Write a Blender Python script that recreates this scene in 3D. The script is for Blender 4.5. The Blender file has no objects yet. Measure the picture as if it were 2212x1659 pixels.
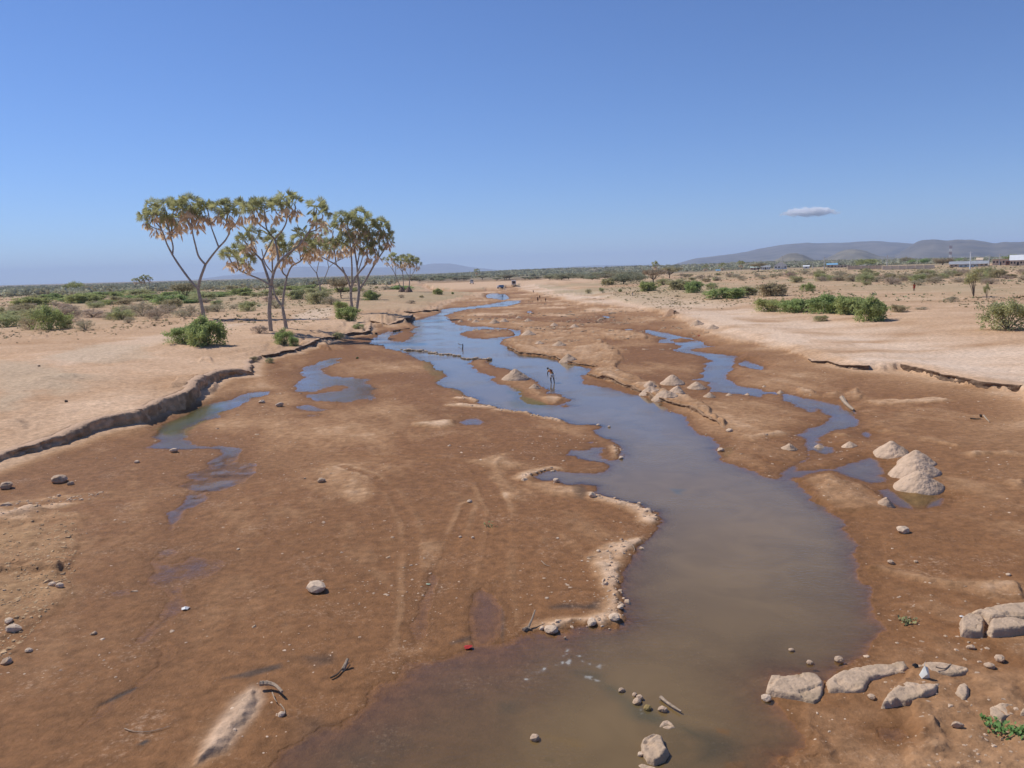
import bpy, bmesh, math, random
import numpy as np
from mathutils import Vector, Matrix, noise as mnoise

random.seed(7)
rng = np.random.default_rng(11)
S = bpy.context.scene
COL = S.collection

# ------------------------------------------------------------ camera, world, sun, exposure
FPX, CAM_H = 800.0, 10.0
PITCH, ROLL = math.radians(8.05), math.radians(1.586)
fwd = Vector((0, math.cos(PITCH), -math.sin(PITCH)))
up0 = Vector((0, math.sin(PITCH), math.cos(PITCH)))
rt0 = Vector((1, 0, 0))
RT = rt0 * math.cos(ROLL) - up0 * math.sin(ROLL)
UP = rt0 * math.sin(ROLL) + up0 * math.cos(ROLL)
CAMP = Vector((0, 0, CAM_H))
cd = bpy.data.cameras.new('camera')
cam = bpy.data.objects.new('camera', cd)
COL.objects.link(cam)
cd.sensor_width = 36
cd.lens = 36 * FPX / 1024
cd.clip_start = 0.5
cd.clip_end = 200000
cam.matrix_world = Matrix(((RT.x, UP.x, -fwd.x, 0), (RT.y, UP.y, -fwd.y, 0), (RT.z, UP.z, -fwd.z, CAM_H), (0, 0, 0, 1)))
S.camera = cam

SUN_EL = math.radians(50)
sun_dir = Vector((-0.86, 0.50, 0)).normalized() * math.cos(SUN_EL) + Vector((0, 0, math.sin(SUN_EL)))
world = bpy.data.worlds.new('World')
S.world = world
world.use_nodes = True
wn = world.node_tree
wn.nodes.clear()
sky = wn.nodes.new('ShaderNodeTexSky')
sky.sky_type = 'NISHITA'
sky.sun_disc = False
sky.sun_elevation = SUN_EL
sky.sun_rotation = math.atan2(sun_dir.x, sun_dir.y)
sky.altitude = 1300
sky.air_density = 1.0
sky.dust_density = 0.0
sky.ozone_density = 6.0
bg = wn.nodes.new('ShaderNodeBackground')
bg.inputs['Strength'].default_value = 0.115
wo = wn.nodes.new('ShaderNodeOutputWorld')
tintn = wn.nodes.new('ShaderNodeMix'); tintn.data_type = 'RGBA'; tintn.blend_type = 'MULTIPLY'; tintn.inputs['Factor'].default_value = 1
tintn.inputs['B'].default_value = (.64, .73, .92, 1)
wn.links.new(sky.outputs[0], tintn.inputs['A'])
wn.links.new(tintn.outputs['Result'], bg.inputs[0])
wn.links.new(bg.outputs[0], wo.inputs[0])
sl = bpy.data.lights.new('sun', 'SUN')
sl.energy = 4.1
sl.angle = math.radians(0.53)
sl.color = (1.0, 0.95, 0.87)
so = bpy.data.objects.new('sun', sl)
COL.objects.link(so)
so.rotation_euler = sun_dir.to_track_quat('Z', 'Y').to_euler()
S.view_settings.view_transform = 'Standard'
S.view_settings.look = 'None'
S.view_settings.exposure = 0.12
S.view_settings.gamma = 1.0
S.view_settings.use_curve_mapping = False
S.cycles.use_denoising = True
S.cycles.max_bounces = 12
S.cycles.diffuse_bounces = 4
S.cycles.glossy_bounces = 3
S.cycles.transparent_max_bounces = 12
S.cycles.volume_bounces = 12
S.cycles.caustics_reflective = False
S.cycles.caustics_refractive = False

# ------------------------------------------------------------ picture frames used to measure positions
FR = {'A1': (0, 700, .4629), 'A2': (1000, 700, .4629), 'A3': (2024, 900, .4629), 'A4': (3048, 900, .4629),
      'B1': (0, 1300, .4629), 'B2': (1000, 1300, .4629), 'B3': (2000, 1300, .4629), 'B4': (3048, 1300, .4629),
      'C1': (0, 2050, .616), 'C2': (1360, 2050, .616), 'C3': (2720, 2050, .622), 'F': (0, 0, 1.8517), 'P': (0, 0, 4.0)}


def px(f, x, y):
    a, b, s = FR[f]
    return (a + x * s) / 4, (b + y * s) / 4


def pscale(f):
    return FR[f][2] / 4


def ray(X, Y):
    d = fwd + RT * ((X - 512) / FPX) + UP * ((384 - Y) / FPX)
    return d


def onz(X, Y, z=0.0):
    d = ray(X, Y)
    t = (z - CAM_H) / min(d.z, -1e-4)
    p = CAMP + d * t
    return p


def poly(spec, z=0.0):
    """spec: 'B3 x,y x,y B2 x,y ...' -> world xy points on the plane z"""
    out = []
    f = 'F'
    for tk in spec.split():
        if tk in FR:
            f = tk
            continue
        x, y = map(float, tk.split(','))
        p = onz(*px(f, x, y), z)
        out.append((p.x, p.y))
    return np.array(out)


# ------------------------------------------------------------ noise
def _h(ix, iy, s):
    n = (ix.astype(np.int64) * 374761393 + iy.astype(np.int64) * 668265263 + s * 1442695041) & 0xffffffff
    n = ((n ^ (n >> 13)) * 1274126177) & 0xffffffff
    n = n ^ (n >> 16)
    return (n & 0xffff).astype(np.float32) / 32767.5 - 1.0


def vnoise(x, y, s=0):
    ix = np.floor(x)
    iy = np.floor(y)
    fx = (x - ix).astype(np.float32)
    fy = (y - iy).astype(np.float32)
    fx = fx * fx * (3 - 2 * fx)
    fy = fy * fy * (3 - 2 * fy)
    a = _h(ix, iy, s); b = _h(ix + 1, iy, s); c = _h(ix, iy + 1, s); d = _h(ix + 1, iy + 1, s)
    return (a + (b - a) * fx) * (1 - fy) + (c + (d - c) * fx) * fy


def fbm(x, y, sc, o=4, s=0, g=.5):
    r = 0.0
    a = 1.0
    t = 0.0
    for i in range(o):
        k = (2.03 ** i) / sc
        r = r + a * vnoise(x * k + 17.3 * i, y * k - 9.1 * i, s + i)
        t += a
        a *= g
    return r / t


def sstep(x, a, b):
    t = np.clip((x - a) / (b - a), 0, 1)
    return t * t * (3 - 2 * t)


# ------------------------------------------------------------ polar ground grid
th_d = np.radians(np.linspace(-41, 41, 1080))
th_c = np.radians(np.linspace(41, 319, 72)[1:-1])
TH = np.concatenate([th_d, th_c])
dpx = np.arange(600, 9, -0.78)
DD = np.concatenate([[1.5, 3, 5, 7, 9, 11, 12.3], 8000 / dpx, 8000 / dpx[-1] * np.geomspace(1.02, 42, 62)])
NC, NR = len(TH), len(DD)
dg, tg = np.meshgrid(DD, TH, indexing='ij')
GX = (dg * np.sin(tg)).astype(np.float64).ravel()
GY = (dg * np.cos(tg)).astype(np.float64).ravel()
GD = dg.ravel()
GT = tg.ravel()
INW = (np.abs(((GT + math.pi) % (2 * math.pi)) - math.pi) < math.radians(60)) & (GD < 1500) & (GD > 4)
SUB = np.where(INW)[0]
SX, SY = GX[SUB], GY[SUB]


def sdf(P, margin):
    """signed distance (positive inside) of the near grid points to polygon P, clipped at -margin outside"""
    x0, y0 = P.min(0) - margin
    x1, y1 = P.max(0) + margin
    k = np.where((SX > x0) & (SX < x1) & (SY > y0) & (SY < y1))[0]
    out = np.full(len(SX), -margin, np.float32)
    x = SX[k].astype(np.float32)
    y = SY[k].astype(np.float32)
    d2 = np.full(len(k), 1e12, np.float32)
    ins = np.zeros(len(k), bool)
    n = len(P)
    for i in range(n):
        ax, ay = P[i]
        bx, by = P[(i + 1) % n]
        ex, ey = bx - ax, by - ay
        L = ex * ex + ey * ey + 1e-9
        t = np.clip(((x - ax) * ex + (y - ay) * ey) / L, 0, 1)
        dx = x - ax - t * ex
        dy = y - ay - t * ey
        d2 = np.minimum(d2, dx * dx + dy * dy)
        if ay != by:
            c = ((y > min(ay, by)) & (y <= max(ay, by)))
            xi = ax + (y - ay) * (bx - ax) / (by - ay)
            ins ^= c & (x < xi)
    d = np.sqrt(d2)
    out[k] = np.maximum(np.where(ins, d, -d), -margin)
    return out


def pdist(P, margin):
    """distance to open polyline, clipped"""
    x0, y0 = P.min(0) - margin
    x1, y1 = P.max(0) + margin
    k = np.where((SX > x0) & (SX < x1) & (SY > y0) & (SY < y1))[0]
    out = np.full(len(SX), margin, np.float32)
    x = SX[k]; y = SY[k]
    d2 = np.full(len(k), margin * margin)
    for i in range(len(P) - 1):
        ax, ay = P[i]
        ex, ey = P[i + 1][0] - ax, P[i + 1][1] - ay
        t = np.clip(((x - ax) * ex + (y - ay) * ey) / (ex * ex + ey * ey + 1e-9), 0, 1)
        d2 = np.minimum(d2, (x - ax - t * ex) ** 2 + (y - ay - t * ey) ** 2)
    out[k] = np.sqrt(d2)
    return out


RIVER = """A2 1640,1160 1750,1150 1900,1140 2080,1115 2212,1090 A3 140,650 100,680 0,700 A2 2212,1132 1980,1150 1850,1165 1750,1190 1690,1215 1720,1240 1730,1270 1800,1300
1900,1310 2050,1312 A3 -60,890 60,900 150,915 90,960 -40,990 -60,1030 20,1060 60,1090
B3 170,260 350,270 480,295 540,320 700,350 800,380 760,410 735,450 750,510 900,535 1050,565 1200,600 1300,640 1420,680 1500,730 1600,800 1690,880 1750,930 1850,980 1930,1030 1930,1060 1890,1110 1920,1160 2000,1190 2120,1240 2212,1300
B4 0,1320 190,1350 230,1350 240,1370 300,1410 380,1480 470,1560 560,1620 C3 950,0 1010,40 1080,110 1140,200 1170,280 1190,350 1220,450 1240,600 1240,740 1190,780 1160,840 1110,910 1060,960 1000,990 930,1050 850,1005
570,1030 545,1100 560,1170 590,1220 660,1290 720,1370 740,1430 700,1480 640,1560 600,1643 560,1900 900,3200 -4200,3200 C1 1500,2500 1700,1800 1800,1659 1850,1550 1950,1450 2150,1350 C2 0,1290 100,1200 200,1120 330,1050 450,960 560,930 700,910 880,880 1050,860 1190,800
1250,790 1330,785 1420,790 1500,760 1600,745 1700,740 1760,720 1810,680 1830,620 1860,550 1840,470 1850,400 1880,340 1930,270 1990,210 2040,150 2050,60 2060,0
B3 1330,1640 1250,1600 1140,1550 1030,1530 900,1490 800,1450 760,1395 700,1385 620,1390 540,1380 480,1330 430,1350 330,1345 230,1305 380,1270 450,1255 640,1270 730,1270 870,1265 950,1225 940,1210 850,1190 720,1180 620,1160 590,1120 640,1090 780,1080 800,1060 880,1060 890,1090 850,1110 870,1140 930,1170 1000,1175 1060,1150 1045,1100 1020,1050 960,990 870,960 830,940 860,880 700,860 600,840 520,810 420,800 340,770 260,750 150,740 0,725
B2 2030,690 1990,650 1900,610 1830,570 1700,540 1640,500 1700,440 1680,400 1600,390 1560,350 1520,320 1440,300 1400,270 1300,225 1180,205 1150,175 1050,160 A2 1040,1440 1050,1420 1100,1390 1200,1350 1420,1340 1450,1310 1410,1300 1400,1265 1640,1200"""
ISL = ["A2 1810,1370 1900,1350 2000,1335 2212,1330 A3 60,925 90,945 0,975 A2 2212,1400 2050,1415 1900,1410 1830,1390",
       "A2 1195,1410 1250,1375 1350,1360 1440,1362 1400,1400 1350,1440 1250,1440 1200,1425",
       "B2 1890,330 1960,300 2060,300 2080,350 2212,380 B3 40,380 250,430 270,470 300,500 400,560 410,590 480,575 560,600 540,620 600,640 520,690 400,690 300,690 190,680 160,640 180,600 140,560 60,520 0,515 B2 2160,515 2110,490 2090,440 2000,410 1930,370",
       "B3 540,700 570,685 600,700 570,712"]
RCH = """A3 1180,930 1220,900 1300,920 1380,930 1440,950 1540,970 1600,965 1620,985 1700,1010 1740,1040 1840,1050 1700,1065 1590,1075 1620,1090 1800,1110 1970,1130 1975,1180 1940,1210 1950,1240 1890,1270 1900,1310 1970,1360 2000,1400 2212,1420
B4 50,575 120,580 170,590 200,570 250,590 330,630 450,650 560,680 640,700 660,730 770,750 840,800 820,880 760,900 650,910 540,950 530,1000 490,1010 540,1040 600,1060 610,1090 560,1140 520,1120 440,1090 480,1160 400,1190 320,1220 300,1260 480,1240 620,1240 740,1200 850,1180 930,1150 1000,1190 1060,1240 1000,1300 1080,1360 950,1370 850,1350 700,1300 600,1270 400,1290 240,1330 200,1350 150,1340 190,1250 270,1210 340,1130 350,1050 340,990 290,950 400,900 500,860 560,820 560,780 540,730 470,720 420,750 300,700 200,650 170,615 60,600
A3 2212,1500 2050,1470 1850,1445 1730,1440 1770,1380 1700,1340 1530,1340 1690,1330 1700,1240 1720,1200 1790,1180 1740,1150 1640,1120 1530,1105 1440,1085 1500,1060 1530,1045 1440,1020 1310,1020 1330,990 1400,980 1300,965 1230,945"""
LPOOL = """B1 1380,860 1560,785 1730,695 1980,645 2130,590 B2 50,580 180,570 190,600 30,630 B1 2050,710 1900,760 1880,800 1750,830 1640,880 1560,950 1650,1000 1660,1030 1820,1050 1900,1040 2090,1060 2040,1110 2050,1180 2190,1200 2212,1260 2090,1340 1990,1380 1900,1430 1790,1440 1800,1520 1700,1560 1620,1600 1560,1659
C1 1200,0 1160,60 1130,130 1090,120 1070,0 B1 1420,1640 1550,1560 1580,1490 1700,1420 1570,1390 1750,1330 1610,1300 1800,1240 1900,1130 1880,1080 1820,1070 1560,1075 1260,1065 1400,1000 1300,970 1330,940"""
MPOOL = """B2 450,380 640,310 700,288 780,285 760,320 680,350 600,380 620,410 780,450 900,450 1030,470 1000,520 1120,550 1000,570 1100,620 1090,660 1040,680 990,640 880,660 760,660 560,650 520,600 620,590 430,575 360,530 440,450 430,410"""
# (outline, islands, depth, fall-off length, edge jitter)
WATERS = [(RIVER, ISL, .75, 2.2, .45),
          (RCH, ["A3 1430,995 1500,980 1600,990 1640,1000 1480,1015"], .22, 1.2, .35),
          (LPOOL, [], .25, 1.0, .30),
          (MPOOL, ["B2 520,590 640,545 760,515 830,540 820,570 640,585"], .10, 1.0, .55),
          ("C1 1100,240 1130,260 1060,330 1200,330 1250,290 1470,320 1380,390 1250,440 1170,480 1200,560 1190,630 1100,730 1000,790 930,850 890,840 1000,720 1070,640 1100,560 1050,500 950,460 1000,380 1000,300 1050,260", [], .03, .6, .16),
          ("C1 1000,850 1100,820 1190,870 1150,940 1060,990 960,1080 840,1180 640,1330 500,1420 700,1250 900,1110 1020,1000", [], .012, .6, .2),
          ("B2 400,705 500,690 580,720 700,730 600,745 450,735", [], .05, .6, .2),
          ("B2 490,780 600,775 540,792", [], .04, .5, .1),
          ("B2 1800,840 1880,815 1960,810 2030,840 1980,862 1850,862", [], .12, .8, .1),
          ("B3 750,1015 810,1005 805,1030", [], .08, .5, .1),
          ("A3 820,780 870,785 950,795 880,812 840,800", [], .1, 1, .3),
          ("A3 160,752 230,740 220,765", [], .1, 1, .3),
          ("A2 2040,1030 2100,1022 2212,1030 A3 30,640 -30,650 A2 2100,1068 2040,1060", [], .1, 1, .5),
          ("A3 400,900 560,900 550,910 430,908", [], .05, 1, .3),
          ("A3 1000,900 1100,895 1110,908 1020,912", [], .05, 1, .3),
          ("A3 2010,1200 2080,1170 2140,1200 2212,1225 B4 20,380 A3 2212,1255 2100,1240", [], .12, .8, .2),
          ("B4 1010,1430 1090,1410 1150,1450 1230,1520 1300,1590 1200,1570 1080,1490", [], .12, .6, .1),
          ("B4 1420,1585 1500,1490 1570,1500 1530,1560", [], .1, .5, .1),
          ("B4 870,935 900,920 940,950 930,980 890,970", [], .1, .5, .1),
          ("C3 1300,1400 1400,1400 1440,1430 1400,1460 1320,1450", [], .03, .2, .1),
          ("C1 720,520 790,500 860,490 840,530 760,545", [], .02, .3, .1),
          ("C2 850,520 920,490 1000,540 1040,640 1030,800 960,870 880,860 850,700", [], .03, .4, .1),
          ("C2 480,720 560,500 600,380 640,420 580,640 560,820 480,840", [], .015, .4, .15)]

z_w = np.full(len(SUB), -60., np.float32)
dep = np.full(len(SUB), .1, np.float32)
fal = np.full(len(SUB), 1., np.float32)
nj = fbm(SX, SY, 1.9, 5, 3, .62) + .5 * fbm(SX, SY, 9., 2, 9)
for w, isl, D, L, J in WATERS:
    s = sdf(poly(w), 40)
    for q in isl:
        s = np.minimum(s, -sdf(poly(q), 40))
    s = s + nj * (J * 1.5 + .12) * np.clip(1 - np.abs(s) / 4, 0, 1)
    k = s > z_w
    z_w[k] = s[k]; dep[k] = D; fal[k] = L

mk = sstep(SY, 27.5, 22) * sstep(SX, 2.5, -1.5)
fal = np.where(dep > .7, fal + 9 * mk, fal)
q = np.maximum(-z_w, 0)
n8 = fbm(SX, SY, 11, 4, 21)
n2 = fbm(SX, SY, 2.2, 4, 22)
n1 = fbm(SX, SY, .55, 4, 23)
sepr = 1 - np.exp(-q / .7)
zz = .010 + .085 * (1 - np.exp(-q / 2.5)) + sepr * (.05 * n8 + .030 * n2 + .022 * n1)
zz = np.maximum(zz, .004 + .01 * np.clip(q, 0, 1))
wat = z_w > 0
zz[wat] = (-.004 - dep * (1 - np.exp(-np.maximum(z_w, 0) / fal)))[wat] + .03 * (n2 * np.clip(z_w / 1.5, 0, 1) * dep)[wat]
dry = sstep(zz, .10, .30).astype(np.float32)
fl = fbm(SX * 1.0 + SY * .25, SY * .38, 2.6, 5, 24, .6)
dry = dry + (1 - np.exp(-q / 1.2)) * np.clip(.08 + .80 * n8 + .46 * fl + .20 * n1 + .22 * fbm(SX * 1.3 + SY * .5, SY * .16, 1.1, 3, 26), -.1, .72)
dry = dry + (1 - np.exp(-q / 1.5)) * sstep(SY, 110, 230) * np.clip(.38 + .55 * fbm(SX * .5, SY, 9, 4, 25), 0, .7)
dry = np.clip(dry, 0, 1)
tint = np.zeros((len(SUB), 4), np.float32)     # r: algae, g: dark seep, b: white sand, a: golden crust

pit = sstep(fbm(SX, SY, .75, 2, 28), .30, .55) * sstep(n8, -.3, .2)
zz = np.where((z_w < -.3), np.maximum(zz - .035 * pit, .003), zz)
# raised benches and dry bars: (outline, height, edge width, length of fade, dryness)
BENCH = [("B3 20,140 60,190 170,252 350,266 480,290 540,318 700,345 830,368 765,400 752,432 850,465 1000,510 1225,590 1300,635 1450,683 1600,722 1750,790 1900,880 1965,925 1960,860 1880,790 1800,700 1650,640 1500,600 1300,500 1100,430 1000,380 1080,300 1000,220 850,130 1280,140 1270,90 800,30 300,20 130,60", .34, .25, 9, .72),
         ("B3 790,130 900,200 1030,270 1050,330 950,360 850,380 840,330 930,270 850,210 780,160", .12, .8, 5, .95),
         ("B3 100,90 400,70 700,60 1200,80 1280,120 1000,135 700,120 300,110", .1, .8, 5, .8),
         ("B3 80,200 230,185 330,210 560,215 700,260 640,330 500,280 300,250 150,240", .1, .6, 5, .85),
         ("B3 1480,670 1600,685 1750,750 1880,840 2000,910 2212,960 B4 100,935 250,930 240,960 0,1000 B3 2212,1050 2050,985 1900,890 1700,790 1560,720", .1, .7, 4, .8),
         ("B3 800,440 1000,460 1150,500 1240,530 1350,500 1420,560 1500,600 1590,640 1450,660 1280,600 1100,540 900,490", .15, .5, 3, .8),
         ("B2 1370,850 1600,835 1780,830 1770,870 1640,905 1400,882", .16, .3, 4, 1.0),
         ("B2 1760,685 1900,690 1860,705 1770,700", .1, .2, 4, 1.),
         ("C1 1275,1650 1320,1500 1420,1380 1500,1290 1540,1220 1640,1150 1700,1165 1710,1230 1650,1330 1550,1450 1470,1560 1380,1600", .17, .3, 3, 1.15),
         ("C3 1160,340 1300,345 1450,395 1600,440 1800,460 2000,460 2212,470 2212,590 2000,575 1850,530 1650,480 1500,440 1380,400 1200,372", .13, .2, 3, 1.),
         ("B4 230,570 300,550 400,560 500,600 520,632 420,632 300,605", .25, .3, 3, .95),
         ("B4 520,600 680,597 685,645 530,640", .22, .3, 3, .95),
         ("B4 715,610 830,562 890,630 830,672 740,660", .25, .3, 3, .95),
         ("B4 850,668 1000,665 1300,682 1500,660 1640,690 1300,702 1000,712", .15, .5, 3, .85),
         ("B4 940,910 1100,925 1300,970 1290,985 1050,940 940,930", .15, .2, 3, .95),
         ("B4 540,945 650,950 760,975 640,965", .1, .2, 3, .9),
         ("B4 1300,985 1500,1010 1750,1095 1700,1105 1450,1040", .1, .3, 3, .75),
         ("B4 1750,1150 1950,1140 2212,1150 2300,1200 2000,1168 1800,1190", .15, .3, 3, .9),
         ("B4 2090,1400 2300,1400 2300,1500 2150,1480", .15, .3, 3, .9),
         ("B4 255,1365 340,1300 560,1310 800,1370 950,1450 1090,1600 C3 1500,0 1000,0 B4 600,1640 450,1560 330,1470", .16, .2, 3.5, .45),
         ("B4 480,1330 600,1320 740,1390 700,1430 560,1420", .05, .3, 3.5, .8),
         ("B4 1000,1500 1150,1500 1250,1580 1100,1600", .04, .3, 3.5, .7),
         ("C3 1500,1040 1900,1000 2400,1050 2400,1700 1500,1700 1460,1480 1530,1290 1480,1220 1350,1200", .14, .15, 8, .35),
         ("C3 1540,1380 1640,1400 1700,1500 1680,1590 1560,1570", .1, .2, 3, .9),
         ("C3 830,1200 900,1400 960,1643 700,1650 760,1450 780,1330", .06, .3, 3, .6),
         ("C1 -300,-60 300,-10 560,20 500,200 400,420 480,520 330,650 150,780 60,950 -300,1100", .10, .5, 9, .5),
         ("C1 -200,0 200,-20 520,20 560,40 300,70 -200,110", .1, .3, 3, .9),
         ("C1 -200,370 200,355 390,375 390,400 200,405 -200,440", .16, .15, 3, 1.),
         ("C1 -200,180 300,230 400,260 200,250 -200,220", .05, .3, 3, .7),
         ("B2 1780,1165 2000,1175 2212,1120 B3 100,1180 60,1290 150,1400 300,1500 150,1520 B2 2150,1400 2050,1290 1950,1210", .06, .7, 5, .75),
         ("B3 160,1400 300,1450 360,1500 250,1490", .05, .3, 3, 1.),
         ("B3 -80,1480 100,1420 270,1530 200,1545 0,1510", .05, .3, 3, 1.),
         ("B3 -60,1180 80,1160 200,1200 250,1240 60,1250 -60,1220", .05, .5, 3, .8),
         ("B2 800,1330 950,1300 1080,1480 1000,1560 850,1560 780,1450", .03, .8, 3, .75),
         ("F 905,1170 950,1180 960,1260 920,1290 900,1250", .03, .4, 3, .75),
         ("F 1130,1000 1260,1040 1290,1080 1180,1080 1120,1040", .05, .4, 3, .6),
         ("A2 1780,1230 1900,1225 2212,1240 A3 300,840 900,860 900,880 300,880 0,850 A2 2212,1290 1950,1290", .15, 1, 12, .55),
         ("A3 130,900 250,900 300,925 200,950 120,945", .2, .4, 4, .8),
         ("A3 0,1010 120,1000 260,1010 160,1040 40,1040", .15, .4, 4, .8),
         ("A3 200,590 700,590 850,620 870,640 700,640 300,610", .4, 1.5, 20, .6),
         ("A3 0,720 400,700 800,730 1100,770 1000,790 600,750 200,735", .1, 1.5, 20, .3),
         ("B3 60,490 150,530 280,580 400,620 350,610 150,560", .1, .4, 3, .2),
         ("B3 220,560 300,545 400,600 320,620", .12, .3, 3, .9),
         ("B3 360,630 500,620 580,640 500,690 420,680", .1, .3, 3, .8),
         ("B3 660,855 760,850 850,880 780,885 680,870", .08, .2, 3, .9)]
for spec, h, wd, L, dr in BENCH:
    P = poly(spec)
    s = sdf(P, 3) + nj * (.28 + .9 * min(wd, .6))
    a = sstep(s, -wd * .1, wd) * np.exp(-np.maximum(s, 0) / L)
    a = a * sstep(-z_w, 0, .3)
    zz = zz + (.8 if h > .13 else 1) * h * a * (.8 + .55 * n2 + .3 * n1) + .045 * a * np.clip(n1 + .5 * n2, -.3, 1)
    dry = np.maximum(dry, dr * sstep(s, -.45, max(wd, .7)) * sstep(-z_w, .15, .8) * (.72 + .6 * n2 + .3 * n1))

# crumbly pale rims along the waterline
RIMS = ["C2 1330,765 1480,738 1640,728 1720,700 1790,680 1820,600 1835,520 1780,470 1760,380 1720,310 1800,240 1950,200",
        "B3 800,1470 900,1510 1030,1550 1140,1570 1250,1620 C2 2010,10 2020,60", "B2 1750,700 1900,705 2050,708 2160,718 B3 0,737 120,747 250,757 350,790 450,815 560,835",
        "B3 450,1250 250,1300 200,1330", "B3 1020,1060 1040,1110 1050,1150", "B2 1800,640 1900,640 1990,670",
        "B1 0,1590 400,1540 900,1470 C1 0,60"]
rimd = np.full(len(SUB), 9., np.float32)
for r in RIMS:
    rimd = np.minimum(rimd, pdist(poly(r), 6))
a = sstep(rimd + .3 * n2 + .15 * n1, .8, .1) * sstep(-z_w, .02, .25)
zz = zz + a * (.09 + .07 * n1)
dry = np.maximum(dry, a * (.95 + .5 * n1))

# wheel ruts in the mud
RUTS = ["F 880,985 960,990 1020,1010 1062,1050 1090,1110 1082,1200 1055,1290 1045,1380", "F 905,1000 980,1008 1042,1050 1072,1110 1064,1200 1038,1290",
        "F 740,1010 800,1030 850,1070 885,1130 896,1200 891,1300 884,1400", 
        "C2 470,300 468,500 462,700 455,850", "C2 700,300 780,100 830,-40", "C2 1060,0 1050,250 1050,500 1045,850",
        "F 560,1000 700,985 850,990 960,1000", "F 0,1100 200,1085 400,1050 500,1010 640,985"]
rut = np.zeros(len(SUB), np.float32)
rdg = np.zeros(len(SUB), np.float32)
for r in RUTS:
    d = pdist(poly(r), 1.5)
    d = d + .07 * n1 + .10 * n2
    rut = np.maximum(rut, sstep(d, .30, .12))
    rdg = np.maximum(rdg, sstep(d, .62, .40) * sstep(d, .22, .34) * np.clip(.5 + 1.2 * n2, 0, 1))
    zz = zz + .006 * sstep(d, .55, .35) * sstep(d, .2, .34) * (z_w < 0)
zz = np.where((z_w < 0), zz - .02 * rut * (.6 + .6 * n1) * np.clip(q, 0, 1), zz)
zz = np.where((z_w < 0), np.maximum(zz, .003), zz)
dry = dry * (1 - .75 * rut)
dry = dry + .34 * rdg * np.clip(.7 + .9 * fl, 0, 1.4) * (1 - rut) * (z_w < -.3)
dull = ["B2 0,1100 500,1080 1100,1140 1500,1170 1750,1200 1500,1230 900,1180 500,1240 0,1320", "B1 0,1560 800,1440 1700,1380 2212,1290 2212,1400 1600,1480 900,1550 0,1650"]
for r in dull:
    s = sdf(poly(r), 2) + n2 * .6
    k = sstep(s, -.3, 1.2)
    zz = np.where(z_w < 0, zz * (1 - .6 * k) + .6 * k * .02, zz)
    dry = dry * (1 - k) + .12 * k

s = sdf(poly("F -200,1230 200,1180 420,1120 600,1250 800,1330 880,1420 700,1700 -300,1700"), 3) + n2 * 1.2
dry = dry * (1 - .6 * sstep(s, -.8, 1.6) * np.clip(.75 + .8 * n8, 0, 1))
# left bank with its scarp
LB = """B1 -900,1600 0,1275 100,1240 290,1170 480,1110 590,1080 680,1040 850,980 970,945 1150,910 1300,880 1450,800 1600,750 1730,680 1800,600 1900,530 1970,490 2080,480 2212,470
A2 40,1650 150,1610 250,1590 330,1570 400,1560 450,1530 560,1510 640,1470 760,1440 900,1400 1000,1395 1050,1385 1055,1340 1035,1300 1200,1310 1390,1270 1410,1240 1360,1210 1500,1195 1640,1180 1640,1150 1700,1115 1850,1085 1950,1065 2020,1045 2000,1030 1800,1020 1600,1020 1500,960 1500,930 P 380,286 P 0,296 P -500,310 P -900,330 P -900,800"""
LBP = poly(LB)
# right bank and far flat
RB = """A3 480,660 560,680 700,705 870,715 1100,740 1300,775 1450,820 1560,880 1640,930 1760,975 1850,1005 2000,1045 2120,1060 2212,1100 B4 0,225 100,240 300,300 395,345 480,370 550,372 620,400 700,415 800,428 930,432 1060,440 1190,432 1280,455 1350,468 1400,490 1500,512 1560,530 1640,542 1700,560 1900,605 2050,630 2212,640
P 1120,500 P 1800,640 P 1800,330 P 1100,262 P 700,276 P 560,279 A3 60,540 A3 150,575 A3 300,610 A3 480,640"""
RBP = poly(RB)
FB = poly("A2 1560,985 1620,1000 1760,1010 1900,1008 2080,998 2212,992 A3 0,548 200,535 500,528 800,515 1000,500 P 640,279 P 300,288 P 330,291 A2 1450,930")
wl = fbm(SX, SY, 3.2, 4, 31)
sl_ = sdf(LBP, 80)
farl = sstep(SY, 78, 100)
sj = sl_ + wl * (.05 + 1.5 * farl) - .2 - .35 * (1 - farl)
hc = np.interp(SY, [30, 40, 46, 52, 60, 72, 80, 86, 100, 118, 135, 170, 210, 400], [.2, .2, .38, .68, .9, .9, .7, .35, .75, .9, 1.0, 1.5, .8, .7])
outl = sstep(-z_w, .1, 1.2)
apr = .34 * np.exp(np.minimum(sj, 0) / 2.4) * outl * (sl_ < 2)
zz = zz + np.where(sj < 0, apr, .34 * outl)
tier = hc * (1 - farl) * sstep(sj, .15, .65) + hc * farl * (.45 * sstep(sj, 0, .5) + .3 * sstep(sj, 2.2, 2.8) + .25 * sstep(sj, 4.3, 4.9))
tot = np.clip(1.9 - .34 - hc, .2, 2)
ramp = tot * sstep(sj, .4, 26)
lum = fbm(SX, SY, 14, 4, 41)
zz = zz + tier + ramp + np.where(sj > 0, .24 * lum * sstep(sj, 1, 9) + (.05 * n2 + .02 * n1) * sstep(sj, .8, 3), 0)
dry = np.maximum(dry, sstep(sj, -3.4 + 1.2, -.6) * outl * (.85 + .2 * n2))
dry = np.where(sj > .3, .84 + .28 * lum + .14 * n2 + .09 * n1, dry)
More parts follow.
